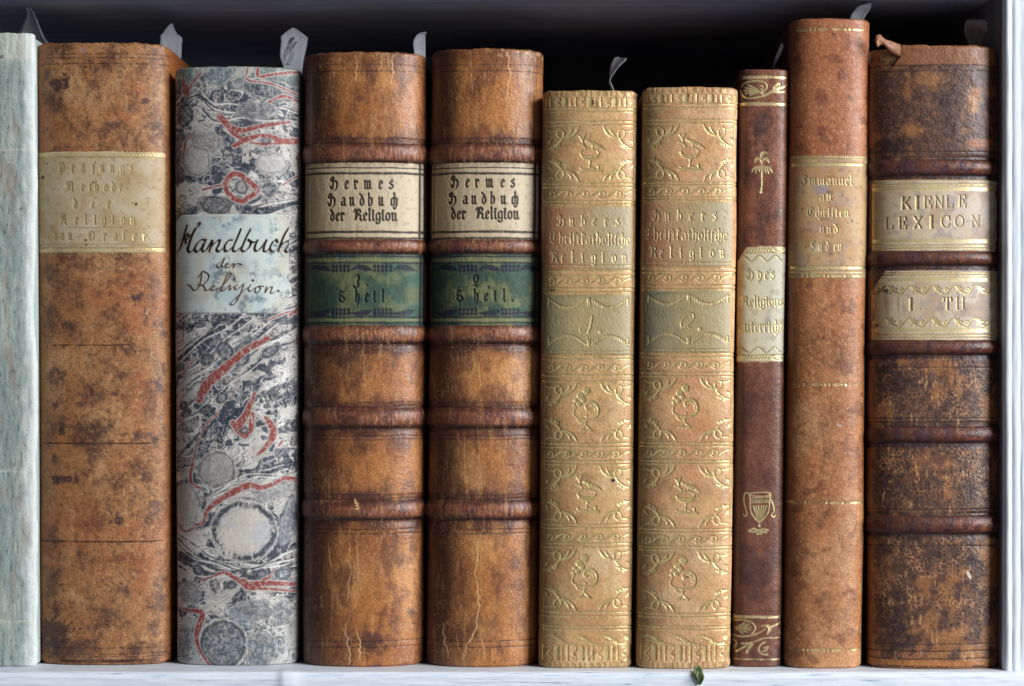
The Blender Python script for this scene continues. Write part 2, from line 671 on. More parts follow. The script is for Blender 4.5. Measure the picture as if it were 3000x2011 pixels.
# ------------------------------------------------------------------ lettering
FR = {  # fraktur skeletons, x-height 1, y up: (advance, strokes)
    'n': (.66, [[(.02, .88), (.15, .98), (.16, .1), (.28, 0)], [(.16, .78), (.4, 1), (.5, .86), (.5, .12), (.63, .02)]]),
    'u': (.66, [[(.02, .9), (.15, .98), (.15, .18), (.3, .02), (.5, .2)], [(.4, .9), (.5, .98), (.5, .12), (.63, .02)]]),
    'm': (.98, [[(.02, .88), (.15, .98), (.16, .1), (.26, 0)], [(.16, .78), (.38, 1), (.48, .86), (.48, .1), (.56, 0)], [(.48, .78), (.7, 1), (.8, .86), (.8, .12), (.94, .02)]]),
    'e': (.52, [[(.14, .84), (.13, .18), (.28, 0), (.48, .16)], [(.14, .84), (.34, 1), (.46, .76), (.15, .46)]]),
    'c': (.5, [[(.14, .84), (.13, .18), (.28, 0), (.46, .14)], [(.14, .84), (.34, 1), (.44, .86)]]),
    'r': (.5, [[(.02, .88), (.15, .98), (.16, .1), (.3, 0)], [(.16, .76), (.36, 1), (.46, .84)]]),
    'i': (.34, [[(.02, .88), (.15, .98), (.16, .1), (.3, 0)], [(.12, 1.36), (.2, 1.28)]]),
    'l': (.34, [[(.04, 1.45), (.16, 1.55), (.16, .1), (.3, 0)]]),
    's': (.54, [[(.46, .98), (.26, .98), (.12, .8), (.44, .44), (.42, .12), (.22, 0), (.06, .12)], [(.4, 1.2), (.3, 1.02)]]),
    'S': (.40, [[(.1, -.32), (.17, .0), (.17, 1.25), (.34, 1.52), (.5, 1.4)]]),      # long s
    'f': (.42, [[(.1, -.32), (.17, .0), (.17, 1.25), (.34, 1.52), (.5, 1.4)], [(.02, .95), (.36, .95)]]),
    'd': (.62, [[(.34, 0), (.14, .18), (.14, .74), (.32, .96), (.5, .7), (.5, .2), (.34, 0)], [(.46, .8), (.3, 1.2), (.06, 1.5)]]),
    'b': (.62, [[(.05, 1.45), (.16, 1.52), (.15, .14), (.34, 0), (.52, .2), (.52, .8), (.36, 1), (.17, .8)]]),
    'a': (.66, [[(.1, .82), (.3, 1), (.5, .86), (.5, .12), (.63, .02)], [(.5, .6), (.14, .44), (.14, .14), (.28, 0), (.5, .22)]]),
    'g': (.62, [[(.5, .92), (.28, 1), (.12, .8), (.12, .2), (.28, .04), (.5, .22)], [(.52, 1), (.52, -.18), (.3, -.45), (.06, -.28)]]),
    'h': (.62, [[(.05, 1.45), (.16, 1.52), (.16, 0)], [(.17, .8), (.38, 1), (.53, .78), (.5, .02), (.34, -.4)]]),
    't': (.44, [[(.2, 1.28), (.19, .14), (.32, 0), (.44, .08)], [(.02, .95), (.4, .95)]]),
    'o': (.62, [[(.34, 0), (.13, .2), (.13, .8), (.3, 1), (.52, .8), (.52, .2), (.34, 0)]]),
    'v': (.62, [[(.04, 1.15), (.14, .9), (.14, .16), (.32, 0), (.52, .2), (.5, .76), (.28, 1)]]),
    'y': (.62, [[(.04, 1.15), (.14, .9), (.14, .2), (.34, .04)], [(.3, 1), (.52, .8), (.5, .1), (.3, -.4), (.12, -.3)]]),
    'k': (.5, [[(.05, 1.45), (.16, 1.52), (.16, .1), (.3, 0)], [(.16, 1.2), (.36, 1.4), (.4, 1.15), (.17, .9)], [(.17, .75), (.44, .75)]]),
    'x': (.9, [[(.14, .84), (.13, .18), (.28, 0), (.46, .12)], [(.14, .84), (.34, 1), (.42, .88)], [(.4, 1.5), (.52, 1.56), (.5, .05)], [(.52, .8), (.68, 1), (.82, .78), (.78, .0), (.6, -.42), (.42, -.3)]]),  # ch
    'z': (.55, [[(.1, .95), (.42, .98), (.2, .6), (.46, .35), (.3, -.3), (.08, -.3)]]),
    'ü': (.66, [[(.02, .9), (.15, .98), (.15, .18), (.3, .02), (.5, .2)], [(.4, .9), (.5, .98), (.5, .12), (.63, .02)], [(.25, 1.2), (.4, 1.4), (.35, 1.2)]]),
    'H': (1.0, [[(.12, 1.05), (.02, 1.25), (.2, 1.52), (.42, 1.38), (.34, 1.15)], [(.33, 1.25), (.36, .6), (.3, .1)], [(.0, .28), (.16, .0), (.34, .2)], [(.36, .78), (.6, 1.04), (.84, .84), (.86, .3), (.7, -.1), (.46, -.3)]]),
    'R': (1.05, [[(.0, 1.15), (.18, 1.5), (.3, 1.3), (.26, .3), (.04, 0)], [(.5, 1.5), (.44, .7), (.3, .1)], [(.3, 1.3), (.62, 1.52), (.84, 1.2), (.5, .82)], [(.5, .82), (.84, .62), (.82, .16), (1.02, 0)]]),
    'M': (1.35, [[(.0, 1.15), (.18, 1.5), (.32, 1.3), (.28, .3), (.04, 0)], [(.32, 1.3), (.6, 1.52), (.68, 1.2), (.64, .1)], [(.68, 1.25), (.96, 1.52), (1.08, 1.2), (1.06, .15), (1.25, 0)]]),
    'P': (1.0, [[(.0, 1.2), (.2, 1.5), (.3, 1.2), (.26, .2), (.05, 0)], [(.48, 1.4), (.46, .1)], [(.3, 1.3), (.66, 1.5), (.88, 1.1), (.86, .3), (.5, .0), (.3, .15)], [(.1, -.3), (.3, -.1), (.5, -.3)]]),
    'G': (1.0, [[(.6, 1.45), (.3, 1.4), (.1, 1.0), (.12, .4), (.4, 0), (.7, .1), (.9, .5), (.88, 1.1), (.7, 1.3)], [(.4, 1.3), (.36, .5)]]),
    'T': (.95, [[(.08, 1.2), (.3, 1.46), (.6, 1.3), (.86, 1.46)], [(.5, 1.3), (.16, 1.0), (.2, .72), (.55, .86)], [(.5, .84), (.14, .5), (.3, .04), (.66, .02), (.86, .34), (.6, .6)]]),
    'C': (.95, [[(.75, 1.4), (.4, 1.5), (.12, 1.1), (.14, .35), (.45, 0), (.8, .2)], [(.5, 1.3), (.46, .4)]]),
    'U': (.9, [[(.05, 1.2), (.25, 1.5), (.16, .5), (.4, 0), (.72, .25)], [(.6, 1.4), (.74, 1.3), (.74, .15), (.9, .02)]]),
    'J': (.8, [[(.1, 1.2), (.4, 1.5), (.7, 1.35)], [(.55, 1.35), (.3, 1.0), (.55, .7), (.5, .2), (.25, 0), (.05, .15)]]),
    '1': (.7, [[(.3, 1.3), (.52, 1.42), (.62, 1.0), (.5, .6), (.52, .1), (.3, -.1), (.05, .1)]]),
    '2': (.8, [[(.12, 1.0), (.25, 1.4), (.6, 1.42), (.7, 1.0), (.45, .4), (.12, .12)], [(.25, 1.2), (.2, .7), (.4, .5)], [(.12, .12), (.35, .2), (.55, .0), (.8, .1)]]),
    '.': (.3, [[(.1, .08), (.2, .02)]]),
    ' ': (.55, []),
}
RO = {  # roman capitals, height 1
    'K': (.86, [[(.16, 0), (.16, 1)], [(.04, 0), (.3, 0)], [(.04, 1), (.3, 1)], [(.7, 1), (.18, .45)], [(.34, .6), (.74, 0)], [(.62, 1), (.8, 1)], [(.6, 0), (.86, 0)]]),
    'I': (.4, [[(.2, 0), (.2, 1)], [(.06, 0), (.34, 0)], [(.06, 1), (.34, 1)]]),
    'E': (.74, [[(.16, 0), (.16, 1)], [(.04, 0), (.64, 0), (.68, .24)], [(.04, 1), (.62, 1), (.64, .78)], [(.16, .52), (.48, .52)], [(.48, .64), (.48, .4)]]),
    'N': (.9, [[(.18, 0), (.18, 1)], [(.16, 1), (.74, .02)], [(.74, 0), (.74, 1)], [(.06, 0), (.3, 0)], [(.04, 1), (.22, 1)], [(.64, 1), (.86, 1)]]),
    'L': (.7, [[(.16, 0), (.16, 1)], [(.04, 0), (.62, 0), (.66, .26)], [(.04, 1), (.3, 1)]]),
    'X': (.86, [[(.14, 1), (.7, 0)], [(.7, 1), (.14, 0)], [(.04, 1), (.28, 1)], [(.58, 1), (.8, 1)], [(.04, 0), (.26, 0)], [(.56, 0), (.82, 0)]]),
    'C': (.86, [[(.76, .76), (.6, .96), (.4, 1), (.16, .8), (.1, .5), (.16, .2), (.4, 0), (.62, .06), (.78, .26)], [(.76, .98), (.76, .7)]]),
    'O': (.96, [[(.46, 1), (.18, .82), (.1, .5), (.18, .18), (.46, 0), (.74, .18), (.82, .5), (.74, .82), (.46, 1)]]),
    'T': (.8, [[(.4, 0), (.4, 1)], [(.06, .78), (.08, 1), (.72, 1), (.74, .78)], [(.26, 0), (.54, 0)]]),
    'H': (.92, [[(.18, 0), (.18, 1)], [(.72, 0), (.72, 1)], [(.18, .52), (.72, .52)], [(.05, 0), (.32, 0)], [(.05, 1), (.32, 1)], [(.6, 0), (.86, 0)], [(.6, 1), (.86, 1)]]),
    '.': (.3, [[(.12, .04), (.16, .04)]]),
}


def letter(P, M, ch, x, yb, h, r=2.4, thin=0.8, font=FR, wide=1.0, tilt=0.0, val=1.0):
    adv, st = font[ch]
    for q in st:
        pts = [(x + (a * wide - tilt * b) * h, yb - b * h) for a, b in q]
        if font is RO:
            curved = ch in 'CO' and len(pts) > 4
            P.stroke(M, pts, r, nib=(0, thin), smooth=curved, val=val, aa=1.0)
        else:
            P.stroke(M, pts, r, nib=(38, thin), smooth=len(pts) > 2, val=val, sub=4, aa=1.0)
    return adv * h * wide


def text_at(P, M, chars, xs, yb, h, **kw):
    for c, x in zip(chars, xs):
        letter(P, M, c, x, yb, h, **kw)


def text_fit(P, M, chars, x0, x1, yb, h, font=FR, gap=0.12, slope=0.0, **kw):
    adv = [font[c][0] for c in chars]
    tot = sum(adv) + gap * (len(adv) - 1)
    wide = (x1 - x0) / (tot * h)
    x = x0
    for c, a in zip(chars, adv):
        letter(P, M, c, x, yb + slope * (x - x0), h, font=font, wide=min(wide, 1.25), **kw)
        x += (a + gap) * h * wide


# ------------------------------------------------------------------ leather painting
def leather(P, base, dark, light=None, amount=0.5, size=120, seed=1, speck=0.0, ax=1.0, ay=1.0, sharp=0.5):
    X, Y = P.A, P.Y
    P.C[:] = lin(base)
    fine = fbm(X, Y, 13, 4, seed + 41, 0.75)
    f = fbm(X, Y, size, 6, seed, 0.6, ax, ay) + 0.35 * fine
    if light is not None:
        P.mixc(light, 0.8 * sst(-0.1, 0.7, fbm(X, Y, size * 1.4, 5, seed + 31, 0.55, ax, ay)))
    P.mixc(dark, amount * sst(-0.25, sharp + 0.35, f))
    g = fbm(X, Y, 18, 5, seed + 11, 0.8)
    P.mixc(dark, 0.75 * amount * sst(0.1, 0.75, g + 0.3 * f))
    if light is not None:
        P.mixc(light, 0.28 * sst(0.15, 0.8, fbm(X, Y, 14, 4, seed + 12, 0.8)))
    if speck:
        h = fbm(X, Y, 9, 2, seed + 21)
        P.mixc(dark, speck * sst(0.45, 0.7, h))


def cracks(P, col, amt=0.5, seed=3, size=36, lo=0.06, mask=1.0):
    """thin broken cracks running mostly along the spine"""
    r = np.abs(fbm(P.A, P.Y, size, 5, seed + 90, 0.6, 0.45, 2.2))
    m = amt * (1 - sst(0.0, lo, r)) * sst(-0.1, 0.45, fbm(P.A, P.Y, 140, 3, seed + 91)) * mask
    P.mixc(col, m)
    P.H -= 0.05 * m


def rub(P, light, amt=0.35, seed=3):
    """handling wear: lighter scuffs, mostly vertical"""
    f = fbm(P.A, P.Y, 70, 6, seed, 0.7, 0.35, 2.2)
    P.mixc(light, amt * sst(0.15, 0.7, f))


def blot(P, x, y, rx, ry, col, amt, seed=0, ragged=0.6, e0=0.35, e1=1.35):
    d = np.hypot((P.X - x) / rx, (P.Y - y) / ry) + ragged * fbm(P.X, P.Y, 26, 5, seed + 50, 0.65) + 0.3 * fbm(P.X, P.Y, 9, 3, seed + 51, 0.8)
    P.mixc(col, amt * (1 - sst(e0, e1, d)))


def book_body(bk, board_mat, page_mat, board_col=(120, 75, 45), boards_w=0.0, edge=0.0016):
    """cover boards and page block behind the spine"""
    L0, R0 = bk.edges(np.array([bk.top, bk.bot])), None
    (lt, lb), (rt, rb) = L0
    q = bk.ke
    def xw(px):
        return (px - 1500) * S * q
    zt = (CY - bk.top) * S * bk.k - 0.0012
    zb = ZSH + 0.0004
    y0 = bk.yc + bk.b * 0.92
    y1 = bk.yc + bk.depth
    th = 0.0026

    def slab(name, xt0, xt1, xb0, xb1, ya, yb, za, zb_, mat, col, round_=0.0006):
        o = box(name, (0, ya, 0), (1, yb, 1), mat, None, 0)
        me = o.data
        import bmesh
        bm = bmesh.new()
        bm.from_mesh(me)
        for v in bm.verts:
            fx, fz = v.co.x, v.co.z
            a = xt0 + (xt1 - xt0) * fx
            b = xb0 + (xb1 - xb0) * fx
            v.co.x = b + (a - b) * fz
            v.co.z = zb_ + (za - zb_) * fz
        if round_:
            bmesh.ops.bevel(bm, geom=bm.edges[:], offset=round_, segments=3, affect='EDGES', profile=0.5)
        bmesh.ops.translate(bm, verts=bm.verts, vec=[-c for c in bk.root.location])
        bm.to_mesh(me)
        bm.free()
        o.parent = bk.root
        a = me.color_attributes.new('paint', 'FLOAT_COLOR', 'POINT')
        a.data.foreach_set('color', np.tile([*lin(col), 1], len(me.vertices)).astype(np.float32))
        a = me.color_attributes.new('mask', 'FLOAT_COLOR', 'POINT')
        a.data.foreach_set('color', np.tile([0, 0.3, 1, 1], len(me.vertices)).astype(np.float32))
        me.polygons.foreach_set('use_smooth', np.full(len(me.polygons), round_ > 0))
        return o
    e = 0.00015 - boards_w
    l0t, l0b, r0t, r0b = xw(lt), xw(lb), xw(rt), xw(rb)
    th = min(th, (r0t - l0t) * 0.18)
    slab('cover_board', l0t + e, l0t + e + th, l0b + e, l0b + e + th, y0, y1, zt, zb, board_mat, board_col)
    slab('cover_board', r0t - e - th, r0t - e, r0b - e - th, r0b - e, y0, y1, zt, zb, board_mat, board_col)
    g = th + 0.0002
    slab('page_block', l0t + e + g, r0t - e - g, l0b + e + g, r0b - e - g, bk.yc + bk.b * 0.95 + 0.002, y1 - 0.004, zt - 0.003, zb + 0.003, page_mat, (200, 185, 150), 0.0)
    return xw


def band(bk, y, hw, hgt, paint, mat, tlim=1.0):
    P = Patch(bk, y - hw - 7, y + hw + 7, vstep=1.1, step=bk.step)
    e = np.abs(P.Y - y - 0.6 * fbm(P.A, P.Y * 0, 60, 2, int(y))) / hw
    prof = np.where(e < 1, np.clip(np.cos(e * math.pi / 2), 0, 1) ** 0.85, 0)
    hgt = 0.72 * hgt * (1 - 0.45 * sst(0.8, 1.0, np.abs(P.T)))
    P.H = hgt * prof - 0.10 * (e >= 1) + 0.02
    paint(P)
    return P.build('raised_band', mat)


# ================================================================== the bookcase
wood = plain_mat('white_painted_wood', (216, 226, 238), (236, 241, 247), (60, 800, 1300), 0.5, 0.5, 0.0003, 0.38, 0.56, 0.4, c3=(120, 138, 172), detail=8)
wood_v = plain_mat('white_painted_wood_upright', (212, 221, 234), (230, 235, 243), (600, 400, 30), 0.5, 0.35, 0.0002, 0.34, 0.6, 0.4, c3=(166, 180, 204))
wood_in = plain_mat('inner_paint', (158, 164, 196), (192, 197, 222), (18, 160, 260), 0.55, 0.3, 0.0003)
side_shaded = plain_mat('side_inner_shaded', (120, 118, 130), (150, 148, 160), (200, 160, 14), 0.55, 0.3, 0.0003)  # upright's white greyed, so the inner wall's shade is in its colour
back_m = plain_mat('dark_back_panel', (86, 90, 104), (104, 108, 122), (30, 60, 60), 0.6, 0.2, 0.0003)
case = thing('bookcase', (0, 0.07, ZSH), 'white painted wooden bookcase compartment with a dark back, holding the row of old books', 'bookcase')

# shelf board with a worn rounded front edge
def shelf_board():
    xs = np.linspace(-0.26, 0.215, 700)
    prof = []
    yf, r = -0.0165, 0.0022
    for y in np.concatenate([np.linspace(0.16, 0.02, 6), np.linspace(0.015, yf + r, 26)]):
        prof.append((y if y < 0.159 else 0.170, ZSH))
    for a in np.linspace(0, math.pi / 2, 8)[1:]:
        prof.append((yf + r - r * math.sin(a), ZSH - r + r * math.cos(a)))
    for z in np.linspace(ZSH - r - 0.0006, ZSH - 0.018, 24):
        prof.append((yf, z))
    prof.append((0.170, ZSH - 0.018))
    prof = np.array(prof)
    Pn = np.zeros((len(prof), len(xs), 3))
    Pn[..., 0] = xs
    Pn[..., 1] = prof[:, :1]
    Pn[..., 2] = prof[:, 1:]
    fr = sst(0.0, -0.012, Pn[..., 1])
    s_ = np.arange(len(prof))[:, None] * 14.0
    b = fbm(xs[None] / S, s_, 240, 5, 4, 0.6, 1.0, 0.12)
    # drips of thick paint
    for cx, sg, am in ((860, 26, 2.2), (842, 12, 1.2), (2410, 40, 0.5)):
        b = b + am * np.exp(-((xs[None] / S + 1500 - cx) / sg) ** 2) * sst(13, 31, np.arange(len(prof))[:, None])
    Pn[..., 1] -= fr * b * 0.00022
    Pn[..., 2] += 0.0001 * b * fr
    Pn[..., 2] = np.where(np.arange(len(prof))[:, None] < 22, ZSH, Pn[..., 2])
    return link_mesh('shelf_board', Pn, grid_faces(*Pn.shape[:2]), wood, case)


shelf_board()

ZUP = 1018 * S
# upper board: underside and rounded front lip
def upper_board():
    xs = np.linspace(-0.26, 0.1765, 500)
    yf, r = -0.0125, 0.0020
    prof = [(0.170, ZUP)] + [(y, ZUP) for y in np.linspace(0.12, yf + r, 24)]
    for a in np.linspace(0, math.pi / 2, 14)[1:]:
        prof.append((yf + r - r * math.sin(a), ZUP + r - r * math.cos(a)))
    prof += [(yf, z) for z in np.linspace(ZUP + r + 0.0005, ZUP + 0.02, 10)] + [(0.170, ZUP + 0.02)]
    prof = np.array(prof)
    Pn = np.zeros((len(prof), len(xs), 3))
    Pn[..., 0] = xs
    Pn[..., 1] = prof[:, :1]
    Pn[..., 2] = prof[:, 1:]
    b = fbm(xs[None] / S, np.arange(len(prof))[:, None] * 14.0, 300, 4, 9, 0.6, 1.0, 0.2)
    Pn[..., 2] += 0.00012 * b
    return link_mesh('upper_board', Pn[::-1], grid_faces(*Pn.shape[:2]), wood_in, case)


upper_board()

# side upright with moulded front
def upright():
    zz = np.linspace(ZSH, ZUP + 0.02, 260)
    yf = -0.0125
    k = (D + yf) / D
    X0 = (2941 - 1500) * S * k
    px = lambda v: v * S
    prof = [(X0, 0.170), (X0, 0.08), (X0, 0.03), (X0, 0.0), (X0, yf + 0.0030), (X0 + 0.0001, yf + 0.0018), (X0 + 0.0005, yf + 0.0006), (X0 + 0.0012, yf)]
    for u, dep in ((14, 0), (19, 0.0), (21, 0.5), (23.5, 0.75), (26, 0.5), (29, .05), (36, -0.15), (43, 0.0), (46, 0.3), (48.5, 0.5), (51, 0.25), (55, -.05), (66, -0.25), (78, 0), (84, 0.4), (88, 0), (120, -.1), (260, 0)):
        prof.append((X0 + px(u), yf + dep * 0.00038))
    prof.append((X0 + px(260), 0.170))
    prof = np.array(prof)
    Pn = np.zeros((len(zz), len(prof), 3))
    Pn[..., 0] = prof[:, 0]
    Pn[..., 1] = prof[:, 1]
    Pn[..., 2] = zz[:, None]
    b = fbm(np.arange(len(prof))[None] * 14.0, zz[:, None] / S, 200, 5, 14, 0.6, 0.2, 1.0)
    fr = (np.arange(len(prof)) > 4) & (np.arange(len(prof)) < len(prof) - 1)
    Pn[..., 1] += 0.00016 * b * fr
    Pn[..., 0] += 0.0001 * b * fr
    inner = Pn[:, :5].copy()
    outer = Pn[:, 4:].copy()
    link_mesh('side_inner_panel', inner, grid_faces(*inner.shape[:2]), side_shaded, case)
    return link_mesh('side_upright', outer, grid_faces(*outer.shape[:2]), wood_v, case)


upright()
box('back_panel', (-0.26, 0.170, ZSH - 0.02), (0.21, 0.175, ZUP + 0.02), back_m, case)

# ================================================================== materials for books
page_m = surface_mat('page_edges', 0.8, 900, 0.2, 0.15, 3000, 0.2, 0.05, stretch=(8, 0.2, 0.2))
paper_m = surface_mat('aged_paper', 0.72, 1500, 0.25, 0.10, 2600, 0.25, 0.06)
calf_m = surface_mat('mottled_calf', 0.50, 1300, 0.30, 0.22, 2600, 0.4, 0.14)
grain_m = surface_mat('grained_calf', 0.44, 1050, 0.32, 0.14, 2600, 0.5, 0.20)
smooth_m = surface_mat('gilt_calf', 0.42, 1500, 0.22, 0.12, 2800, 0.5, 0.14, gold=(0.86, 0.66, 0.30))
darkcalf_m = surface_mat('dark_calf', 0.42, 1500, 0.25, 0.20, 2400, 0.5, 0.15, gold=(0.86, 0.68, 0.34))
skin_m = surface_mat('tan_sheepskin', 0.46, 1250, 0.30, 0.18, 2400, 0.45, 0.16)
crack_m = surface_mat('crackled_calf', 0.42, 1000, 0.35, 0.14, 2500, 0.5, 0.14)
label_m = surface_mat('printed_label', 0.6, 1500, 0.2, 0.12, 2200, 0.3, 0.06)
glabel_m = surface_mat('gilt_label', 0.48, 1400, 0.3, 0.10, 2200, 0.4, 0.08, gold=(0.88, 0.70, 0.34))
marb_m = surface_mat('marbled_paper', 0.55, 1700, 0.15, 0.10, 2600, 0.35, 0.06)

# ================================================================== book 1: pale limp spine at the left frame edge
b = Book('paper_covered_book', 'pale blue-green wrinkled paper book cut by the left edge of the photo',
         97, (-175, -165), (100, 108), -0.003, 0.0035, 5, 2.6, cround=2, rr=5)


def paint(P):
    X, Y = P.A, P.Y
    P.C[:] = lin((154, 166, 160))
    P.mixc((190, 190, 174), 0.7 * sst(-0.2, 0.6, fbm(X, Y, 130, 6, 3, 0.6, 0.5, 1.8)))
    P.mixc((132, 146, 144), 0.45 * sst(-0.1, 0.6, fbm(X, Y, 110, 6, 8, 0.65, 0.5, 1.6)))
    P.mixc((160, 142, 128), 0.6 * sst(0.1, 0.6, fbm(X, Y, 130, 4, 18, 0.5, 0.4, 1.3)))
    P.mixc((60, 84, 100), 0.6 * sst(0.36, 0.7, fbm(X, Y, 26, 5, 28, 0.6, 0.4, 1.3)))
    P.mixc((206, 208, 190), 0.7 * (1 - sst(165, 190, Y + 6 * fbm(X, Y, 30, 3, 2))))
    P.mixc((214, 218, 214), 0.8 * sst(60, 92, P.X + 14 * fbm(X, Y, 80, 3, 61)))
    for y, x, r in ((168, 8, 8), (225, 9, 3), (240, 62, 3), (470, 40, 3), (660, 25, 2.5)):
        blot(P, x, y, r, r * .7, (40, 58, 70), 0.8, y)
    for y in (440, 1380, 1820):
        P.mixc((206, 206, 190), 0.6 * np.exp(-((Y - y - 6 * fbm(X, Y, 60, 3, y)) / 3.0) ** 2))
    P.H += 0.12 * fbm(X, Y, 50, 4, 40, 0.55, 0.4, 2) + 0.28 * fbm(X, Y, 420, 3, 41) + 0.12 * fbm(X, Y, 20, 4, 42, ay=2.4)
    P.R[:] = 0.5


P = Patch(b, b.top, b.bot)
paint(P)
# uneven right edge
P.H += 0.9 * sst(0.8, 1, P.T) * fbm(P.Y * 0 + 5, P.Y, 300, 4, 44)
P.build('spine', paper_m, skirt=True, topround=True, botround=True)
book_body(b, paper_m, page_m, (170, 182, 176))

# ================================================================== book 2: mottled calf
b = Book('mottled_leather_book', 'mottled brown leather book with tan gilt label, left of the marbled book',
         124, (103, 115), (497, 499), 0.000, 0.0095, 2.4, 2.2, cround=20, rr=11, jag=1.6)

b.recess = [(444, 741, -0.999, 0.955, 0)]


def paint2(P):
    X, Y = P.A, P.Y
    leather(P, (170, 116, 72), (78, 48, 38), (196, 148, 102), 0.95, 95, 4, 0.45, 1.0, 1.15, 0.55)
    P.mixc((168, 92, 54), 0.45 * sst(0.0, 0.6, fbm(X, Y, 240, 4, 91)))
    P.mixc((84, 56, 52), 0.75 * sst(0.12, 0.75, fbm(X, Y, 56, 6, 14, 0.68) + .25 * fbm(X, Y, 8, 3, 15, .8)))
    P.mixc((212, 164, 116), 0.6 * sst(0.1, 0.7, fbm(X, Y, 20, 5, 72, 0.8)) * sst(-.6, .6, P.T))
    P.mixc((70, 42, 34), 0.6 * sst(0.35, 0.75, fbm(X, Y, 24, 5, 73, 0.8)))
    P.mixc((150, 88, 44), 0.7 * (1 - sst(0.03, 0.10, (P.T + 1) / 2)) + 0.6 * sst(0.955, 0.99, (P.T + 1) / 2))
    D2 = (70, 48, 48)
    for x, y, rx, ry, a in ((183, 245, 26, 32, .85), (180, 300, 14, 16, .5), (432, 295, 13, 13, .7), (345, 370, 34, 20, .6), (260, 362, 16, 12, .5), (405, 870, 24, 12, .85),
                            (400, 310, 22, 20, .4), (210, 960, 22, 22, .6), (350, 1525, 20, 19, .95), (190, 1405, 44, 14, .8), (168, 1345, 18, 18, .6), (160, 1710, 30, 50, .5),
                            (160, 1860, 60, 60, .75), (200, 1900, 90, 30, .6), (470, 1760, 18, 60, .55), (450, 1840, 16, 26, .6), (456, 1480, 16, 14, .5), (188, 1250, 12, 24, .8),
                            (165, 1190, 12, 14, .6), (475, 1140, 12, 20, .5), (420, 1275, 45, 12, .55), (345, 1155, 16, 8, .6), (370, 1100, 26, 12, .6), (240, 1185, 12, 10, .5),
                            (300, 860, 16, 14, .4), (160, 800, 30, 30, .45), (250, 780, 26, 18, .4), (455, 830, 20, 40, .4), (300, 1410, 20, 18, .35), (165, 1120, 16, 16, .5)):
        blot(P, x, y, rx, ry, D2, min(1, a * 1.15), int(x + y), .8, .5, 1.15)
    M = P.new()
    for y in (158, 170, 187, 1900, 1918, 1926):
        P.hline(M, y, 1.8, brk=0.9, val=0.7)
    P.hline(M, 1938, 5, 180, 460, val=0.9, brk=0.4)
    P.hline(M, 1300, 2.2, 128, 462, val=0.95, brk=0.2)
    P.hline(M, 1012, 2.2, 158, 400, val=0.9, brk=0.6)
    P.hline(M, 1588, 2.6, 122, 480, val=0.95, brk=0.25)
    P.dot(M, 456, 1290, 11, 0.8, 3)
    for x, y, r in ((258, 197, 3.5), (395, 239, 2), (391, 255, 2), (437, 230, 2.4), (335, 305, 2.4), (258, 1180, 2.2), (410, 1500, 2)):
        P.dot(M, x, y, r)
    P.mixc((58, 34, 30), M)
    P.H -= 0.12 * M
    P.mixc((150, 130, 150), 0.6 * np.exp(-((P.X - 252) ** 2 + (P.Y - 147) ** 2) / 60.0))
    cracks(P, (70, 42, 32), .5, 5)
    cracks(P, (212, 164, 116), .4, 6, 24)
    P.H += 0.07 * fbm(X, Y, 40, 4, 71)


P = Patch(b, b.top, b.bot)
paint2(P)
P.build('spine', calf_m, skirt=True, topround=True, botround=True)
P = Patch(b, 444, 741, -0.999, 0.955, step=1.7)
X, Y = P.X, P.Y
P.C[:] = lin((188, 166, 130))
P.mixc((170, 138, 96), 0.7 * sst(-0.1, 0.6, fbm(X, Y, 110, 5, 5)))
P.mixc((198, 182, 156), 0.6 * sst(0, 0.5, fbm(X, Y, 60, 5, 15)))
P.mixc((170, 118, 66), 0.8 * (1 - sst(100, 150, X + 10 * fbm(X, Y, 40, 3, 1))))
P.mixc((172, 130, 84), 0.5 * sst(440, 480, X))
P.mixc((110, 84, 62), 0.35 * sst(0.25, 0.7, fbm(X, Y, 14, 4, 25)))
M = P.new()
for x, y, r in ((130, 518, 5), (116, 508, 2.5), (143, 478, 2.6), (283, 535, 4), (405, 598, 4.2), (395, 594, 2), (436, 581, 1.6), (260, 704, 3.4), (262, 718, 3), (480, 688, 2), (363, 459, 2.6)):
    P.dot(M, x, y, r)
P.mixc((58, 36, 30), M)
M = P.new()
P.hline(M, 461, 2.0, val=0.9, brk=0.4)
P.hline(M, 727, 2.2, val=0.9, brk=0.4)
P.hline(M, 716, 0.9, val=0.5, brk=0.6)
P.hline(M, 668, 1.0, 200, 365, val=0.4)
for i in range(44):
    y = 466 + i * 6.1
    P.dot(M, 486.5 + 2 * (i % 2 == 0) * 0.6, y, 2.6, 0.95 if (i * 7) % 11 > 2 else 0.3)
for i in range(12):
    P.stroke(M, [(370 + i * 10, 452), (375 + i * 10, 447), (379 + i * 10, 453)], 1.3, val=0.7)
    P.stroke(M, [(410 + i * 7, 734), (415 + i * 7, 737)], 1.3, val=0.6)
kx = lambda v: 90 + v / 4.752
T_ = dict(r=2.5, thin=0.9)
text_at(P, M, 'Prüfungs', [kx(v) for v in (415, 600, 732, 890, 1000, 1135, 1280, 1400)], 505, 18.5, **T_)
text_at(P, M, 'Methode', [kx(v) for v in (525, 738, 845, 925, 1055, 1160, 1262)], 560, 17.5, **T_)
text_at(P, M, 'der', [kx(v) for v in (636, 878, 1100)], 610, 17.5, **T_)
text_at(P, M, 'Religion', [kx(v) for v in (440, 650, 790, 918, 1025, 1165, 1290, 1420)], 657, 18.5, **T_)
text_at(P, M, 'von', [kx(v) for v in (345, 445, 556)], 702, 17, **T_)
text_at(P, M, 'GraSer', [kx(v) for v in (838, 1042, 1180, 1315, 1450, 1585)], 704, 18, **T_)
P.gild(M, 0.14, 0.95, 0.5, 5, (120, 92, 48))
W_ = P.new()
P.hline(W_, 452, 6.5, brk=0.3, wob=0.3)
P.hline(W_, 734, 5, brk=0.3, wob=0.3)
P.G = np.maximum(P.G, 0.4 * W_)
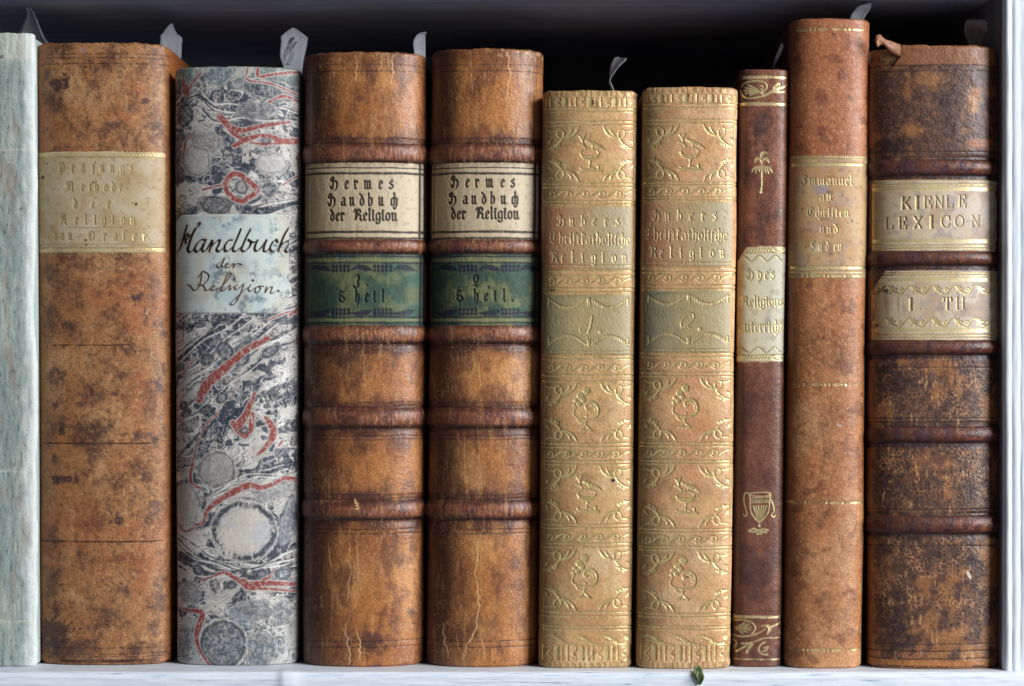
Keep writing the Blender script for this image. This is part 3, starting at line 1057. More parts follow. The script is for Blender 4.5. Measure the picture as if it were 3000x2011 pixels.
P.B[:] = 0.5
P.build('title_label', glabel_m, offset=0.17, edge_drop=0.2)
book_body(b, calf_m, page_m, (150, 88, 44), boards_w=0.0)

# ================================================================== book 3: marbled paper
b = Book('marbled_paper_book', 'book in grey, blue and red marbled paper with a handwritten white paper label',
         195, (508, 514), (880, 872), -0.001, 0.0105, 2.3, 1.9, cround=5, rr=9, jag=0.7)

b.recess = [(628, 918, -0.98, 0.845, 26)]


def marble(P):
    X, Y = P.X, P.Y
    # flow: the colours were drawn along a diagonal in the middle, level near top and foot
    ang = np.interp(Y, [190, 520, 900, 1000, 1350, 1500, 1800, 1960], [0.1, -0.1, -0.5, -0.65, -0.75, -0.2, 0.05, 0.6])
    wx = X + 26 * fbm(X, Y, 150, 4, 1) + 9 * fbm(X, Y, 36, 3, 2)
    wy = Y + 26 * fbm(X, Y, 150, 4, 3) + 9 * fbm(X, Y, 36, 3, 4)
    c, s_ = np.cos(ang), np.sin(ang)
    # anisotropic metric (blend of three elongations)
    ux = (wx - 690) * c + (wy - 1075) * s_ * 0 + (wy - 1075) * np.sin(0.0)
    st = (1 - sst(560, 640, Y)) * 0.95 + sst(560, 640, Y)
    U = (wx * math.cos(-.6) + wy * math.sin(-.6) * 1.0)
    V = (-wx * math.sin(-.6) + wy * math.cos(-.6))
    f1a, f2a, ida = voro(wx, wy * 1.15, 66, 3)
    f1b, f2b, idb = voro(U / 1.9, V * 1.25, 52, 5)
    mid = sst(920, 980, Y) * (1 - sst(1330, 1420, Y))
    f1 = np.where(mid > 0.5, f1b, f1a)
    f2 = np.where(mid > 0.5, f2b, f2a)
    idd = np.where(mid > 0.5, idb, ida)
    r1 = (idd * 37 % 101) / 101.0
    r2 = (idd * 53 % 97) / 97.0
    e = f2 - f1
    gran = 1.25 * fbm(X, Y, 11, 4, 20, 0.85)
    gran2 = fbm(X, Y, 26, 4, 22, 0.7)
    P.C[:] = lin((200, 192, 182))
    P.mixc((222, 217, 210), 0.8 * sst(-.1, .5, fbm(X, Y, 90, 4, 30)))
    P.mixc((172, 165, 152), 0.6 * sst(0, .5, fbm(X, Y, 120, 4, 33)))
    # flowing veins drawn between the stones
    fl = fbm(wx, wy, 120, 4, 7, .5)
    dirn = np.interp(Y, [190, 560, 620, 920, 1000, 1350, 1450, 1700, 1800, 1960], [.15, .1, -.4, -.5, -.65, -.7, -.3, .05, .1, .5])
    q = (Y - 1000) * np.cos(dirn) - (X - 690) * np.sin(dirn) + 46 * fl + 14 * fbm(X, Y, 44, 3, 12)
    wash = fbm(q * 1.0, X * .3 + Y * .1, 62, 3, 19, .45)
    P.mixc((120, 116, 122), 0.7 * sst(-0.15, 0.35, wash) * sst(-.3, .4, gran + .4))
    P.mixc((48, 56, 72), 0.92 * sst(0.12, 0.24, wash + .06 * gran))
    for per, ph, a_, sd in ((15.0, 0, .8, 44), (23.0, 2, .8, 45)):
        ln = np.abs(((q / per + ph) % 1.0) - .5) * per
        P.mixc((58, 62, 74), a_ * (1 - sst(.6, 2.2, ln)) * sst(-.3, .15, fbm(X, Y, 80, 4, sd) + .3 * fbm(q, X * .2, 30, 2, sd)))
        P.mixc((228, 223, 214), .5 * np.exp(-((ln - 2.8) / 1.2) ** 2) * sst(-.1, .3, fbm(X, Y, 80, 4, sd)))
    # stones
    wv = 0.10 * fbm(X, Y, 30, 4, 27, .6)
    rc = 0.20 + 0.20 * r2
    dd = f1 + wv
    ins = (1 - sst(rc - .02, rc + .03, dd)) * (r1 > .15)
    ins = ins * np.minimum(1, sst(0.02, 0.08, e))
    grey = (r1 >= 0.15) & (r1 < 0.66)
    dark = (r1 >= 0.66)
    P.mixc((226, 221, 213), .85 * (1 - sst(rc + .03, rc + .09, dd)) * (r1 > .15) * sst(.02, .08, e))
    P.mixc((70, 72, 84), .7 * np.exp(-((dd - rc - .085) / .018) ** 2) * (r1 > .15) * sst(.02, .08, e))
    P.mixc((176, 168, 160), .8 * ins * grey)
    P.mixc((80, 76, 82), ins * grey * (0.10 + 0.85 * sst(-0.25, 0.5, gran + 0.6 * gran2)))
    P.mixc((42, 52, 68), ins * dark * (0.55 + 0.45 * sst(-0.5, 0.2, gran)))
    P.mixc((46, 52, 66), .8 * np.exp(-((dd - rc + .03) / .03) ** 2) * ins * sst(-.5, .3, gran2))
    # second generation of small stones
    g1, g2, gi = voro(wx, wy, 30, 11)
    sm = (((gi * 29) % 11) < 4) * (1 - sst(0.20, 0.27, g1 + wv)) * (fbm(X, Y, 130, 3, 63) > -.05)
    P.mixc((62, 72, 86), 0.85 * sm * sst(-.7, 0, gran + .5))
    P.mixc((222, 217, 210), 0.7 * (((gi * 29) % 11) < 4) * np.exp(-((g1 + wv - 0.31) / 0.04) ** 2) * (fbm(X, Y, 130, 3, 63) > -.05))
    # mossy tint at head and foot
    P.mixc((140, 156, 140), 0.5 * (1 - sst(200, 285, Y + 30 * fbm(X, Y, 120, 3, 50))))
    P.mixc((134, 150, 150), 0.35 * sst(1820, 1925, Y + 30 * fbm(X, Y, 120, 3, 51)))

    def blob(x, y, rx, ry, col, amt=.92, rim=None, rot=0, rag=.2, halo=True):
        co, si = math.cos(rot), math.sin(rot)
        dx, dy = X - x, Y - y
        u = (dx * co + dy * si) / rx
        v = (-dx * si + dy * co) / ry
        d = np.hypot(u, v) + rag * fbm(X, Y, 36, 4, int(x + y)) + 0.05 * gran
        w = 2.2 / min(rx, ry)
        if halo:
            P.mixc((222, 217, 208), 0.55 * (1 - sst(1.06, 1.06 + 2 * w, d)))
            P.mixc((60, 64, 76), 0.75 * np.exp(-((d - 1.10) / (w * .8)) ** 2) * sst(-.5, .2, gran2))
        P.mixc(col, amt * (1 - sst(1 - w, 1 + w, d)) * (0.5 + .5 * sst(-.6, .35, gran + .5 * gran2)))
        if rim:
            P.mixc(rim, 0.8 * np.exp(-((d - 0.9) / (1.6 * w)) ** 2))
        return d
    SL = (40, 52, 68)
    # drawn streams of dark and pale colour
    MD_, MC_ = P.new(), P.new()
    rs = np.random.RandomState(12)
    fam = []
    for k in range(17):
        o_ = -21 * k
        fam.append(([(508, 1250 + o_), (600, 1190 + o_ + rs.randn() * 6), (700, 1110 + o_ + rs.randn() * 7), (790, 1040 + o_ * .95), (880, 985 + o_ * .9)], 950, 1340))
    for k in range(9):
        fam.append(([(508, 1560 + 11 * k), (580, 1606 + 9 * k), (660, 1640 + 6 * k), (760, 1650 + 6 * k), (880, 1610 + 9 * k)], 1560, 1700))
    for k in range(5):
        o_ = -12 - 9 * k
        fam.append(([(602, 1535 + o_), (612, 1500 + o_), (650, 1466 + o_), (735, 1424 + o_), (806, 1416 + o_), (876, 1405 + o_)], 1340, 1560))
    for k in range(6):
        fam.append(([(510, 585 + 9 * k), (570, 610 + 5 * k), (660, 560 + 9 * k), (760, 600 + 5 * k), (880, 560 + 8 * k)], 540, 640))
    for k in range(6):
        fam.append(([(508, 300 + 12 * k), (580, 250 + 12 * k), (640, 300 + 10 * k), (740, 306 + 7 * k), (880, 320 + 6 * k)], 200, 400))
    for i, (pts, ya, yb) in enumerate(fam):
        p_ = crv(pts, 8)
        p_ = p_ + np.stack([np.zeros(len(p_)), 5 * np.sin(p_[:, 0] * .045 + i)], 1)
        w_ = 1.2 + 6.5 * rs.rand() ** 3
        if i % 5 in (1, 3):
            continue
        tp_ = tuple(.3 + 1.3 * rs.rand() for _ in range(7))
        P.stroke(MD_, p_, w_, taper=tp_, smooth=False, aa=1.1)
        P.stroke(MC_, p_ + np.array([0, w_ + 3.2]), 2.2, taper=tp_[::-1], smooth=False, aa=1.2)
    P.mixc((226, 221, 212), .75 * MC_)
    P.mixc((44, 50, 64), .9 * MD_ * sst(-.6, .0, gran2 + .3 * gran))
    MN = P.new()
    for pts, r, tp_ in (([(516, 1348), (580, 1284), (638, 1232)], 5, (.4, 1, .5)), ([(651, 1290), (660, 1250), (700, 1210), (780, 1148)], 7, (1, .8, 1, .4)), ([(774, 1168), (820, 1150), (876, 1125)], 15, (.5, 1, .8)),
                        ([(800, 1270), (840, 1250), (876, 1250)], 13, (.4, 1, 1)), ([(832, 1580), (846, 1520), (862, 1464)], 17, (.5, 1, .6)), ([(645, 383), (676, 420), (705, 440)], 15, (.5, 1, .5)),
                        ([(516, 640), (560, 622), (600, 600)], 10, (.5, 1, .3)), ([(700, 610), (740, 622), (800, 614), (876, 590)], 9, (.6, 1, .7, .4)), ([(716, 1740), (706, 1762), (720, 1786)], 15, (.6, 1, .5)),
                        ([(560, 1400), (530, 1440), (516, 1500)], 9, (.4, 1, .5)), ([(600, 230), (640, 214), (690, 205)], 12, (.5, 1, .4)), ([(830, 350), (850, 380), (876, 384)], 10, (.5, 1, 1)),
                        ([(516, 960), (560, 950), (640, 935), (700, 930)], 12, (.5, 1, .9, .4)), ([(760, 925), (800, 934), (860, 930)], 12, (.5, 1, .6)), ([(836, 1330), (850, 1360), (874, 1370)], 11, (.4, 1, .8)),
                        ([(516, 430), (524, 470), (520, 540)], 9, (.4, 1, .4)), ([(690, 480), (740, 490), (776, 520)], 6, (.5, 1, .5))):
        P.stroke(MN, pts, r * 1.45, taper=tp_, aa=2.2)
    MN = MN * (fbm(X, Y, 26, 4, 66, .7) > -.35)
    P.mixc((42, 52, 68), .92 * MN * (0.45 + 0.55 * sst(-.6, .15, gran)))
    blob(800, 262, 92, 26, SL, rot=0.12)
    blob(650, 218, 40, 30, (84, 104, 112), rot=-.5)
    blob(542, 335, 26, 34, (60, 62, 72), rim=(40, 42, 52))
    blob(757, 325, 52, 26, (92, 90, 98))
    blob(612, 420, 48, 36, (128, 120, 118), .8)
    blob(640, 600, 52, 28, (74, 72, 80), rim=(50, 50, 60))
    blob(793, 553, 24, 23, (44, 54, 70))
    blob(580, 470, 44, 44, (176, 168, 160), .8, rim=(110, 104, 104))
    blob(800, 480, 44, 34, (186, 180, 172), .8, rim=(130, 126, 126))
    blob(735, 1000, 24, 16, (70, 76, 88))
    for x, y, rx, ry in ((614, 1053, 20, 17), (665, 1029, 21, 28), (712, 1052, 25, 20), (655, 1166, 17, 14), (540, 1190, 13, 11), (606, 1200, 16, 9), (548, 1212, 14, 9), (796, 1030, 30, 13), (662, 1085, 9, 9), (585, 1672, 14, 15), (686, 1712, 17, 12), (772, 1682, 15, 12)):
        blob(x, y, rx, ry, (60, 68, 82), .9, rim=(44, 50, 62), rot=-.5)
    blob(640, 1375, 62, 52, (140, 132, 128), .75, rim=(96, 90, 92))
    blob(548, 1480, 34, 62, (172, 166, 152), .9)
    blob(833, 1683, 20, 18, (90, 104, 118), .8, rim=(50, 60, 74))
    blob(800, 1450, 52, 20, (120, 118, 124), .8, rot=-.3)
    blob(852, 1530, 22, 66, (88, 100, 114), .85, rot=.25)
    blob(560, 1740, 34, 30, (104, 104, 110), .8)
    blob(745, 1790, 60, 30, (74, 80, 92), .8)
    blob(830, 1800, 26, 40, (68, 76, 90), .8)
    blob(660, 1888, 70, 72, (78, 86, 96), .95, rim=(52, 58, 68), rag=.05)
    blob(770, 1905, 42, 50, (88, 96, 104), .9, rag=.2)
    blob(710, 1815, 44, 18, (146, 160, 168), .5, rot=.5, halo=False, rag=.5)
    blob(540, 1890, 24, 46, (72, 80, 90), .85)
    # (big ring follows)
    d = blob(720, 1557, 92, 86, (205, 196, 180), .96, rag=.04)
    P.mixc((186, 186, 192), 0.7 * (d < .9) * sst(-.1, .4, fbm(X, Y, 70, 5, 91)))
    P.mixc((44, 54, 68), 0.95 * np.exp(-((d - 0.93) / 0.10) ** 4) * sst(-.7, -.1, gran + fbm(X, Y, 60, 3, 81) - 0.15 * np.cos(np.arctan2(Y - 1557, X - 720) - 2.4) + .1))
    P.mixc((150, 146, 148), 0.5 * np.exp(-((d - 0.80) / 0.07) ** 2) * sst(-.2, .3, gran))
    # red veins
    RED = [([(542, 230), (546, 262), (556, 285)], 11, (.3, 1, .3)), ([(592, 212), (570, 240), (556, 268)], 3, None), ([(577, 383), (549, 415), (539, 446), (536, 470)], 4, (.4, 1, .6)),
           ([(650, 338), (676, 370), (714, 383), (765, 370), (848, 357)], 8, (1, .9, .8, .5)), ([(660, 350), (690, 385), (710, 404)], 9, (.7, 1, .6)),
           ([(695, 427), (733, 408), (784, 399), (829, 412), (874, 408)], 9, (.7, .8, .5, 1, .9)), ([(740, 418), (780, 424), (829, 418)], 4, (.5, 1, 1)),
           ([(760, 198), (765, 223), (810, 214), (874, 203)], 4, None), ([(730, 200), (733, 236), (797, 245), (874, 271)], 2.6, None), ([(791, 300), (835, 281), (876, 290)], 4.6, (.7, 1, .7)),
           ([(663, 542), (680, 520), (698, 507), (730, 529), (759, 556), (735, 580), (714, 590), (690, 580), (672, 562), (663, 542)], 7, None), ([(599, 556), (630, 548), (663, 542)], 3, None),
           ([(876, 508), (850, 530), (829, 542)], 2.4, None),
           ([(790, 992), (729, 1026), (683, 1064), (645, 1097), (610, 1130), (587, 1170)], 13, (.5, .7, .8, 1, 1, .8)),
           ([(754, 1150), (740, 1180), (722, 1222), (705, 1250), (722, 1278)], 9, (.4, .7, 1, 1.3, 1)), ([(700, 1242), (690, 1240), (716, 1272), (738, 1262), (742, 1215)], 7, None),
           ([(781, 1226), (799, 1244), (803, 1268), (790, 1305), (761, 1331)], 8.5, (.5, 1, 1.2, .9, .4)), ([(833, 1293), (820, 1305)], 3, None),
           ([(648, 1206), (610, 1250), (590, 1290), (567, 1361), (562, 1415), (600, 1434)], 4.2, (.6, .5, .5, 1, 1.2, .5)),
           ([(866, 1409), (835, 1404), (806, 1416), (770, 1430), (735, 1424), (690, 1442), (640, 1470), (612, 1500), (602, 1535), (575, 1538), (568, 1552), (540, 1558), (514, 1530)], 7, (1, .8, .7, 1, 1.3, 1.3, 1, .8, .5, .35, .4, .4, .4)),
           ([(590, 1700), (630, 1690), (665, 1679), (700, 1696), (735, 1715), (790, 1712), (872, 1716)], 6.5, (.3, .4, .7, 1, 1.5, 1.1, .8)), ([(720, 1700), (730, 1725), (790, 1728), (870, 1736)], 4, (1, 1.2, 1, .7)),
           ([(775, 1700), (795, 1692), (808, 1668)], 4, (1, .8, .4)),
           ([(516, 1783), (555, 1793), (596, 1796), (588, 1835), (582, 1870), (595, 1912), (620, 1953)], 6, (.3, .8, 1.2, 1.5, 1, .6, .5)),
           ([(540, 1098), (560, 1070), (585, 1048)], 2.5, None), ([(850, 925), (876, 900)], 4, None), ([(790, 940), (850, 915), (876, 920)], 2.4, None)]
    MR, MW, MD = P.new(), P.new(), P.new()
    for pts, r, tp in RED:
        pts = [(x + 2 * math.sin(y * .13), y + 2 * math.sin(x * .11)) for x, y in pts]
        kw = dict(taper=tp) if tp else {}
        P.stroke(MD, pts, r * 1.12 + 4.2, aa=1.5, **kw)
        P.stroke(MW, pts, r * 1.1 + 2.2, aa=1.5, **kw)
        P.stroke(MR, pts, r * 1.12, aa=1.6, **kw)
    P.mixc((52, 56, 68), 0.55 * MD * sst(-.4, .3, fbm(X, Y, 40, 3, 70)))
    P.mixc((212, 208, 202), 0.9 * MW)
    P.mixc((142, 50, 38), 0.97 * MR * (0.5 + 0.5 * sst(-.7, .1, gran)))
    P.mixc((130, 62, 58), 0.5 * MR * sst(0.1, .6, gran2))
    # tiny oval eyes inside broad red parts
    for x, y in ((712, 548), (784, 412), (722, 1262)):
        blob(x, y, 17 if y == 548 else 11, 22 if y == 548 else 7, (160, 154, 150), .9, rim=(60, 64, 74), halo=False)
    # rubbing on the joint and white scuffs
    P.mixc((168, 160, 150), 0.55 * (1 - sst(-0.985, -0.955, P.T)) + 0.6 * sst(0.955, 0.985, P.T))
    P.mixc((214, 208, 200), 0.40 * sst(0.25, 0.65, fbm(X, Y, 16, 5, 95, .75, .6, 2)))
    P.mixc((92, 86, 88), 0.22 * sst(0.25, 0.7, fbm(X, Y, 10, 4, 97, .75)))
    P.mixc((216, 210, 206), 0.6 * np.exp(-((P.X - 742 - 5 * fbm(X * 0, Y, 60, 3, 5)) / 2.2) ** 2) * (Y > 1000) * (Y < 1640) * sst(-.2, .3, fbm(X * 0, Y, 60, 3, 6)))
    P.H += 0.03 * fbm(X, Y, 16, 4, 71)
    P.B[:] = 0.6


P = Patch(b, b.top, b.bot)
marble(P)
P.build('spine', marb_m, skirt=True, topround=True, botround=True)
P = Patch(b, 628, 918, -0.98, 0.845, step=1.5)
X, Y = P.X, P.Y
L, R = X[:, :1], X[:, -1:]
dxl, dxr = X - L, R - X
P.keep = ((dxl + (Y - 628) > 20) & (dxr + (Y - 628) > 18) & ((dxl * 1.3 + (918 - Y)) > 22) & ((dxr * 1.2 + (918 - Y)) > 26))
P.C[:] = lin((203, 210, 202))
P.mixc((172, 190, 196), 0.7 * sst(-.1, .5, fbm(X, Y, 70, 5, 3)))
P.mixc((190, 176, 150), 0.55 * sst(-.1, .5, fbm(X, Y, 120, 4, 13)) * sst(-.3, .3, (X - 600) / 100 * 0 + .3))
P.mixc((86, 104, 120), 0.75 * sst(0.0, 0.5, fbm(X, Y, 40, 6, 23, .7)) * sst(-.15, .35, fbm(X, Y, 160, 2, 33) + 0.5 * (X > 0) * np.clip((X - 600) / 250, 0, 1) * np.clip((Y - 690) / 120, 0, 1)))
P.mixc((196, 200, 186), 0.6 * (1 - sst(0, 12, np.minimum(dxl, Y - 628))))
M = P.new()
q = lambda pts: [(500 + a / 4.613, 600 + c_ / 4.613) for a, c_ in pts]
HW = [[(240, 275), (212, 360), (180, 470), (140, 580), (85, 640)],
      [(380, 262), (420, 248), (405, 285), (350, 330), (300, 430), (262, 540), (248, 600), (275, 638), (320, 618), (350, 580)],
      [(220, 515), (212, 440), (245, 395), (262, 430), (225, 480), (300, 400)],
      [(490, 478), (440, 476), (380, 530), (350, 600), (375, 636), (430, 600), (480, 520)], [(505, 470), (470, 560), (452, 615), (480, 632), (520, 600)],
      [(520, 600), (590, 490), (575, 560), (552, 634)], [(565, 590), (620, 520), (690, 484), (680, 540), (650, 610), (680, 634), (730, 600)],
      [(865, 478), (810, 490), (762, 560), (765, 625), (815, 620), (880, 560)], [(980, 330), (930, 450), (880, 570), (875, 625), (920, 628), (985, 570)],
      [(1105, 335), (1050, 440), (1000, 560), (985, 615), (1030, 630), (1090, 575), (1110, 510), (1080, 480), (1130, 510), (1175, 500)],
      [(1200, 480), (1165, 560), (1165, 620), (1210, 618), (1270, 550), (1315, 480), (1285, 570), (1280, 625), (1320, 625), (1365, 580)],
      [(1455, 500), (1440, 476), (1395, 510), (1362, 590), (1390, 634), (1440, 610), (1480, 580)],
      [(1600, 312), (1550, 400), (1500, 530), (1470, 630)], [(1480, 590), (1540, 510), (1605, 490), (1610, 530), (1560, 610), (1580, 636), (1610, 615)]]
for st in HW:
    P.stroke(M, q(st), 4.3, nib=(32, 1.0), aa=1.1)
for st in ([(245, 285), (200, 400), (170, 500)], [(390, 290), (320, 400), (275, 520), (255, 600)]):
    P.stroke(M, q(st), 3.7, taper=(.3, 1, .9), aa=1.1)
DR = [[(715, 775), (675, 795), (652, 840), (690, 850), (735, 790), (755, 725), (725, 800), (728, 845), (765, 830), (800, 812), (796, 796), (775, 806), (772, 845), (800, 852), (850, 825), (872, 800), (884, 802), (876, 852), (905, 815), (940, 798), (985, 812)],
      [(250, 1085), (290, 1100), (335, 1155), (385, 1140), (430, 1050), (455, 915), (500, 915), (545, 955), (530, 1020), (470, 1080), (400, 1085)],
      [(400, 985), (440, 930), (455, 905)],
      [(430, 1085), (475, 1100), (500, 1155), (545, 1150), (600, 1128), (622, 1106), (606, 1094), (584, 1112), (572, 1146), (596, 1162), (640, 1148), (700, 1126), (780, 1040), (845, 940), (805, 945), (745, 1070), (708, 1160), (750, 1160), (830, 1095), (825, 1155), (870, 1120), (935, 1085), (895, 1115), (905, 1150), (960, 1120), (1020, 1070)],
      [(1015, 1075), (985, 1170), (935, 1280), (885, 1350), (835, 1345), (890, 1285), (1000, 1180), (1075, 1120)],
      [(1105, 1085), (1075, 1145), (1100, 1172), (1160, 1130), (1215, 1105), (1175, 1130), (1165, 1182), (1205, 1185), (1235, 1135), (1215, 1105), (1275, 1105)],
      [(1315, 1112), (1298, 1185), (1340, 1128), (1388, 1112), (1380, 1150), (1368, 1192), (1400, 1194), (1435, 1175)]]
for st in DR:
    P.stroke(M, q(st), 2.7, nib=(32, 1.05), aa=1.0)
for x, y, r in ((890, 1012, 3.6), (1137, 1025, 4.2), (1470, 1165, 3.9), (980, 808, 2.6), (265, 1090, 2.6)):
    P.dot(M, 500 + x / 4.613, 600 + y / 4.613, r)
halo = P.new()
for st in HW[:8] + DR[1:4]:
    P.stroke(halo, q(st), 7, aa=5, val=0.35)
P.mixc((168, 140, 100), 0.5 * halo)
ink = 0.5 + 0.5 * sst(-.3, .3, fbm(X, Y, 50, 3, 88))
P.mixc((72, 42, 24), M)
P.mixc((22, 16, 12), M * ink * (Y < 745))
P.B[:] = 0.5
P.R[:] = 0.3
P.H += 0.02 * fbm(X, Y, 30, 4, 5)
P.build('title_label', paper_m, offset=0.17, edge_drop=0.2, edgew=2.5)
book_body(b, marb_m, page_m, (110, 112, 118))

# ================================================================== books 4 and 5: raised bands
def banded(bk, xt, seed, colset, two, tears, patches):
    BASE, DARK, LIGHT = colset
    bands = [(449, 30, 1.5), (722, 23, 1.4), (980, 29, 1.5), (1226, 31, 1.7), (1496, 30, 1.7)]

    def pt(P):
        X, Y = P.A, P.Y
        leather(P, BASE, (118, 66, 40), LIGHT, 0.5, 150, seed, 0.2, 0.8, 1.3)
        # light open grain
        f1, f2, _ = voro(X, Y, 8.5, seed)
        P.mixc((206, 154, 100), 0.30 * (1 - sst(0.05, 0.28, f2 - f1)) * sst(-.35, .4, fbm(X, Y, 200, 3, seed + 61)))
        P.mixc((110, 58, 38), 0.35 * sst(.35, .6, f1) * 0 + 0.30 * sst(0.2, 0.8, fbm(X, Y, 90, 5, seed + 66, .65, 0.6, 1.8)))
        P.mixc((62, 36, 30), 0.9 * (1 - sst(-0.85, -0.10, P.T + .22 * fbm(X, Y, 160, 5, seed + 68, .6, .5, 1.8))))  # left third darkened: leather stains plus shade put into the colour
        P.mixc((104, 60, 44), 0.7 * sst(-.1, .45, fbm(X, Y, 100, 6, seed + 69, .68, .8, 1.5)))
        P.mixc((118, 64, 42), 0.55 * sst(.88, .97, P.T))
        # dye gathered along the bands and at head and foot
        for by, hw, hh in bands:
            d = np.abs(Y - by - 3)
            n = fbm(X, Y, 60, 5, seed + 5, .6)
            P.mixc((48, 28, 30), 0.96 * (1 - sst(hw - 4, hw + 34, d + 26 * n)))
            P.mixc((112, 64, 46), 0.5 * (1 - sst(hw, hw + 62, d + 34 * n)))
            P.mixc((146, 88, 58), 0.70 * (1 - sst(hw - 20, hw - 6, np.abs(Y - by) + 5 * n)))
            P.mixc((76, 46, 50), 0.75 * (1 - sst(hw - 14, hw + 4, np.abs(Y - by))) * sst(-.1, .5, fbm(X, Y, 46, 5, seed + int(by), .65, .8, 2)))
            P.mixc((44, 24, 24), 0.85 * np.exp(-((Y - by - hw + 4 - 2 * n) / 5.0) ** 2))
            P.mixc((196, 132, 100), 0.75 * (1 - sst(hw - 20, hw - 6, np.abs(Y - by))) * sst(-.1, .6, fbm(X, Y, 16, 4, seed + 8, .6, .5, 1.8)) * sst(-.8, .4, P.T))
        P.mixc((96, 52, 34), 0.6 * (1 - sst(150, 230, Y + 26 * fbm(X, Y, 60, 4, seed + 6))))
        for x, y, rx, ry, a in patches:
            blot(P, x, y, rx * 1.1, ry * 1.1, (76, 44, 38), a, int(x + y), .7, .3, 1.3)
        M = P.new()
        for y, v in ((190, .6), (208, .9), (406, .9), (420, .9), (1180, .8), (1193, .9), (1278, .9), (1289, .7), (1451, .9), (1464, .9), (1552, .9), (1565, .9), (1880, .9), (1897, .9), (1025, .7), (1014, .9)):
            P.hline(M, y, 1.9, val=v, brk=0.5, wob=.9, seed=seed, bow=0)
        P.mixc((58, 30, 30), M * .85)
        P.H -= 0.11 * M
        M = P.new()
        for tr, r in tears:
            rs = np.random.RandomState(int(tr[0][1]))
            pts = crv(tr, 6)
            pts = pts + rs.randn(*pts.shape) * np.array([2.2, 1.0])
            P.stroke(M, pts, r, taper=(.3, .8, 1, 1, .6), smooth=False, aa=1.0)
        P.mixc((226, 178, 124), M * .85)
        P.H -= 0.06 * M
        rub(P, (214, 158, 104), 0.30, seed + 40)
        cracks(P, (222, 172, 120), .55, seed, 26)
        cracks(P, (64, 36, 30), .5, seed + 3, 60)
        P.mixc((222, 184, 136), 0.55 * sst(.1, .5, fbm(X, Y, 14, 4, seed + 77, .7)) * (1 - sst(160, 172, Y)) * sst(-.2, .4, P.T))
        P.H += 0.06 * fbm(X, Y, 30, 4, seed + 30)
        P.H += -0.25 * sum(np.exp(-((np.abs(Y - by) - hw - 4) / 9.0) ** 2) for by, hw, hh in bands)

    bk.recess = [(477, 702, -0.965, 0.97, 0), (744, 956, -0.96, 0.975, 0)]
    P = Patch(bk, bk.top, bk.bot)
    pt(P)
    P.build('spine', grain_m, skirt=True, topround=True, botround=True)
    for by, hw, hh in bands:
        band(bk, by, hw, hh, pt, grain_m)
    # cream title label
    P = Patch(bk, 477, 702, -0.965, 0.985 if not two else 0.97, step=1.5)
    X, Y = P.X, P.Y
    xl, xr = X[0, 0], X[0, -1]
    P.C[:] = lin((196, 176, 142))
    P.mixc((208, 192, 164), 0.8 * sst(-.3, .8, (X - xt) / 160 + .4 * fbm(X, Y, 60, 4, seed)))
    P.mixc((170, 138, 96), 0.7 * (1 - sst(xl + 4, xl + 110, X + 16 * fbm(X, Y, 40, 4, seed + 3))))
    P.mixc((150, 118, 84), 0.4 * sst(.2, .7, fbm(X, Y, 14, 4, seed + 7)))
    P.mixc((96, 76, 60), .5 * (1 - sst(478, 490, Y)) * sst(-.4, .2, fbm(X, Y, 20, 3, 3)))
    M = P.new()
    for y, r in ((492, 2), (508, 3.6), (680, 3.6), (698, 2.8)):
        P.hline(M, y, r, wob=.7, seed=seed, bow=0, brk=.12)
    for x, r in ((xl + 9, 1.8), (xr - 17, 3), (xr - 4, 3), (xl + 1, 2)):
        P.stroke(M, [(x, 478), (x - 2, 702)], r, smooth=False)
    P.mixc((40, 32, 38), M * .93)
    P.H -= .12 * M
    M = P.new()
    s0 = xt - 1067
    z = lambda v: 880 + v / 3.0158 + s0
    kw = dict(r=3.3, thin=1.2)
    if not two:
        text_at(P, M, 'Hermes', [z(v) for v in (275, 400, 482, 570, 698, 790)], 553, 22, **kw)
        text_at(P, M, 'Handbux', [z(v) for v in (255, 365, 442, 532, 604, 696, 802)], 602, 22, **kw)
        text_fit(P, M, 'der', z(272), z(396), 646, 21, **kw)
        text_fit(P, M, 'Religion', z(480), z(856), 646, 21, **kw)
    else:
        text_at(P, M, 'Hermes', [z(v) for v in (275, 398, 482, 575, 705, 795)], 548, 21, **kw)
        text_at(P, M, 'Handbux', [z(v) for v in (258, 375, 450, 540, 615, 706, 800)], 597, 21, **kw)
        text_fit(P, M, 'der', z(275), z(400), 641, 21, **kw)
        text_fit(P, M, 'Religion', z(488), z(862), 641, 21, **kw)
    P.mixc((30, 20, 18), M * .95)
    P.H -= .2 * M
    P.H += 0.05 * fbm(X, Y, 26, 4, seed + 2, ax=.5, ay=1.6)
    P.B[:] = .5
    P.build('title_label', label_m, offset=0.17, edge_drop=0.2, edgew=2.5)
    # green volume label
    P = Patch(bk, 744, 956, -0.96, 0.975, step=1.5)
    X, Y = P.X, P.Y
    xl, xr = X[0, 0], X[0, -1]
    P.C[:] = lin((60, 80, 66))
    P.mixc((122, 122, 80), (0.8 if two else .6) * sst(-.15, .45, fbm(X, Y, 80, 5, seed + 4) + .25 * np.exp(-((X - xt) / 70) ** 2)))
    P.mixc((70, 106, 90), .6 * sst(-.1, .4, fbm(X, Y, 60, 4, seed + 9)) * sst(xt, xr, X))
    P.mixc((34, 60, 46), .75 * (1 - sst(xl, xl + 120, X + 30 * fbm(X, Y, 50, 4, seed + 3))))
    P.mixc((40, 60, 44), .4 * sst(.2, .6, fbm(X, Y, 18, 4, seed + 13)))
    P.mixc((140, 138, 94), .7 * np.maximum(np.exp(-((Y - 762) / 5.0) ** 2), np.exp(-((Y - 938) / 5.0) ** 2)))
    M = P.new()
    for y, r in ((752, 2.2), (771, 2.2), (930, 2.4), (946, 2.2), (746, 2)):
        P.hline(M, y, r, wob=.8, seed=seed + 1, bow=0, brk=.3)
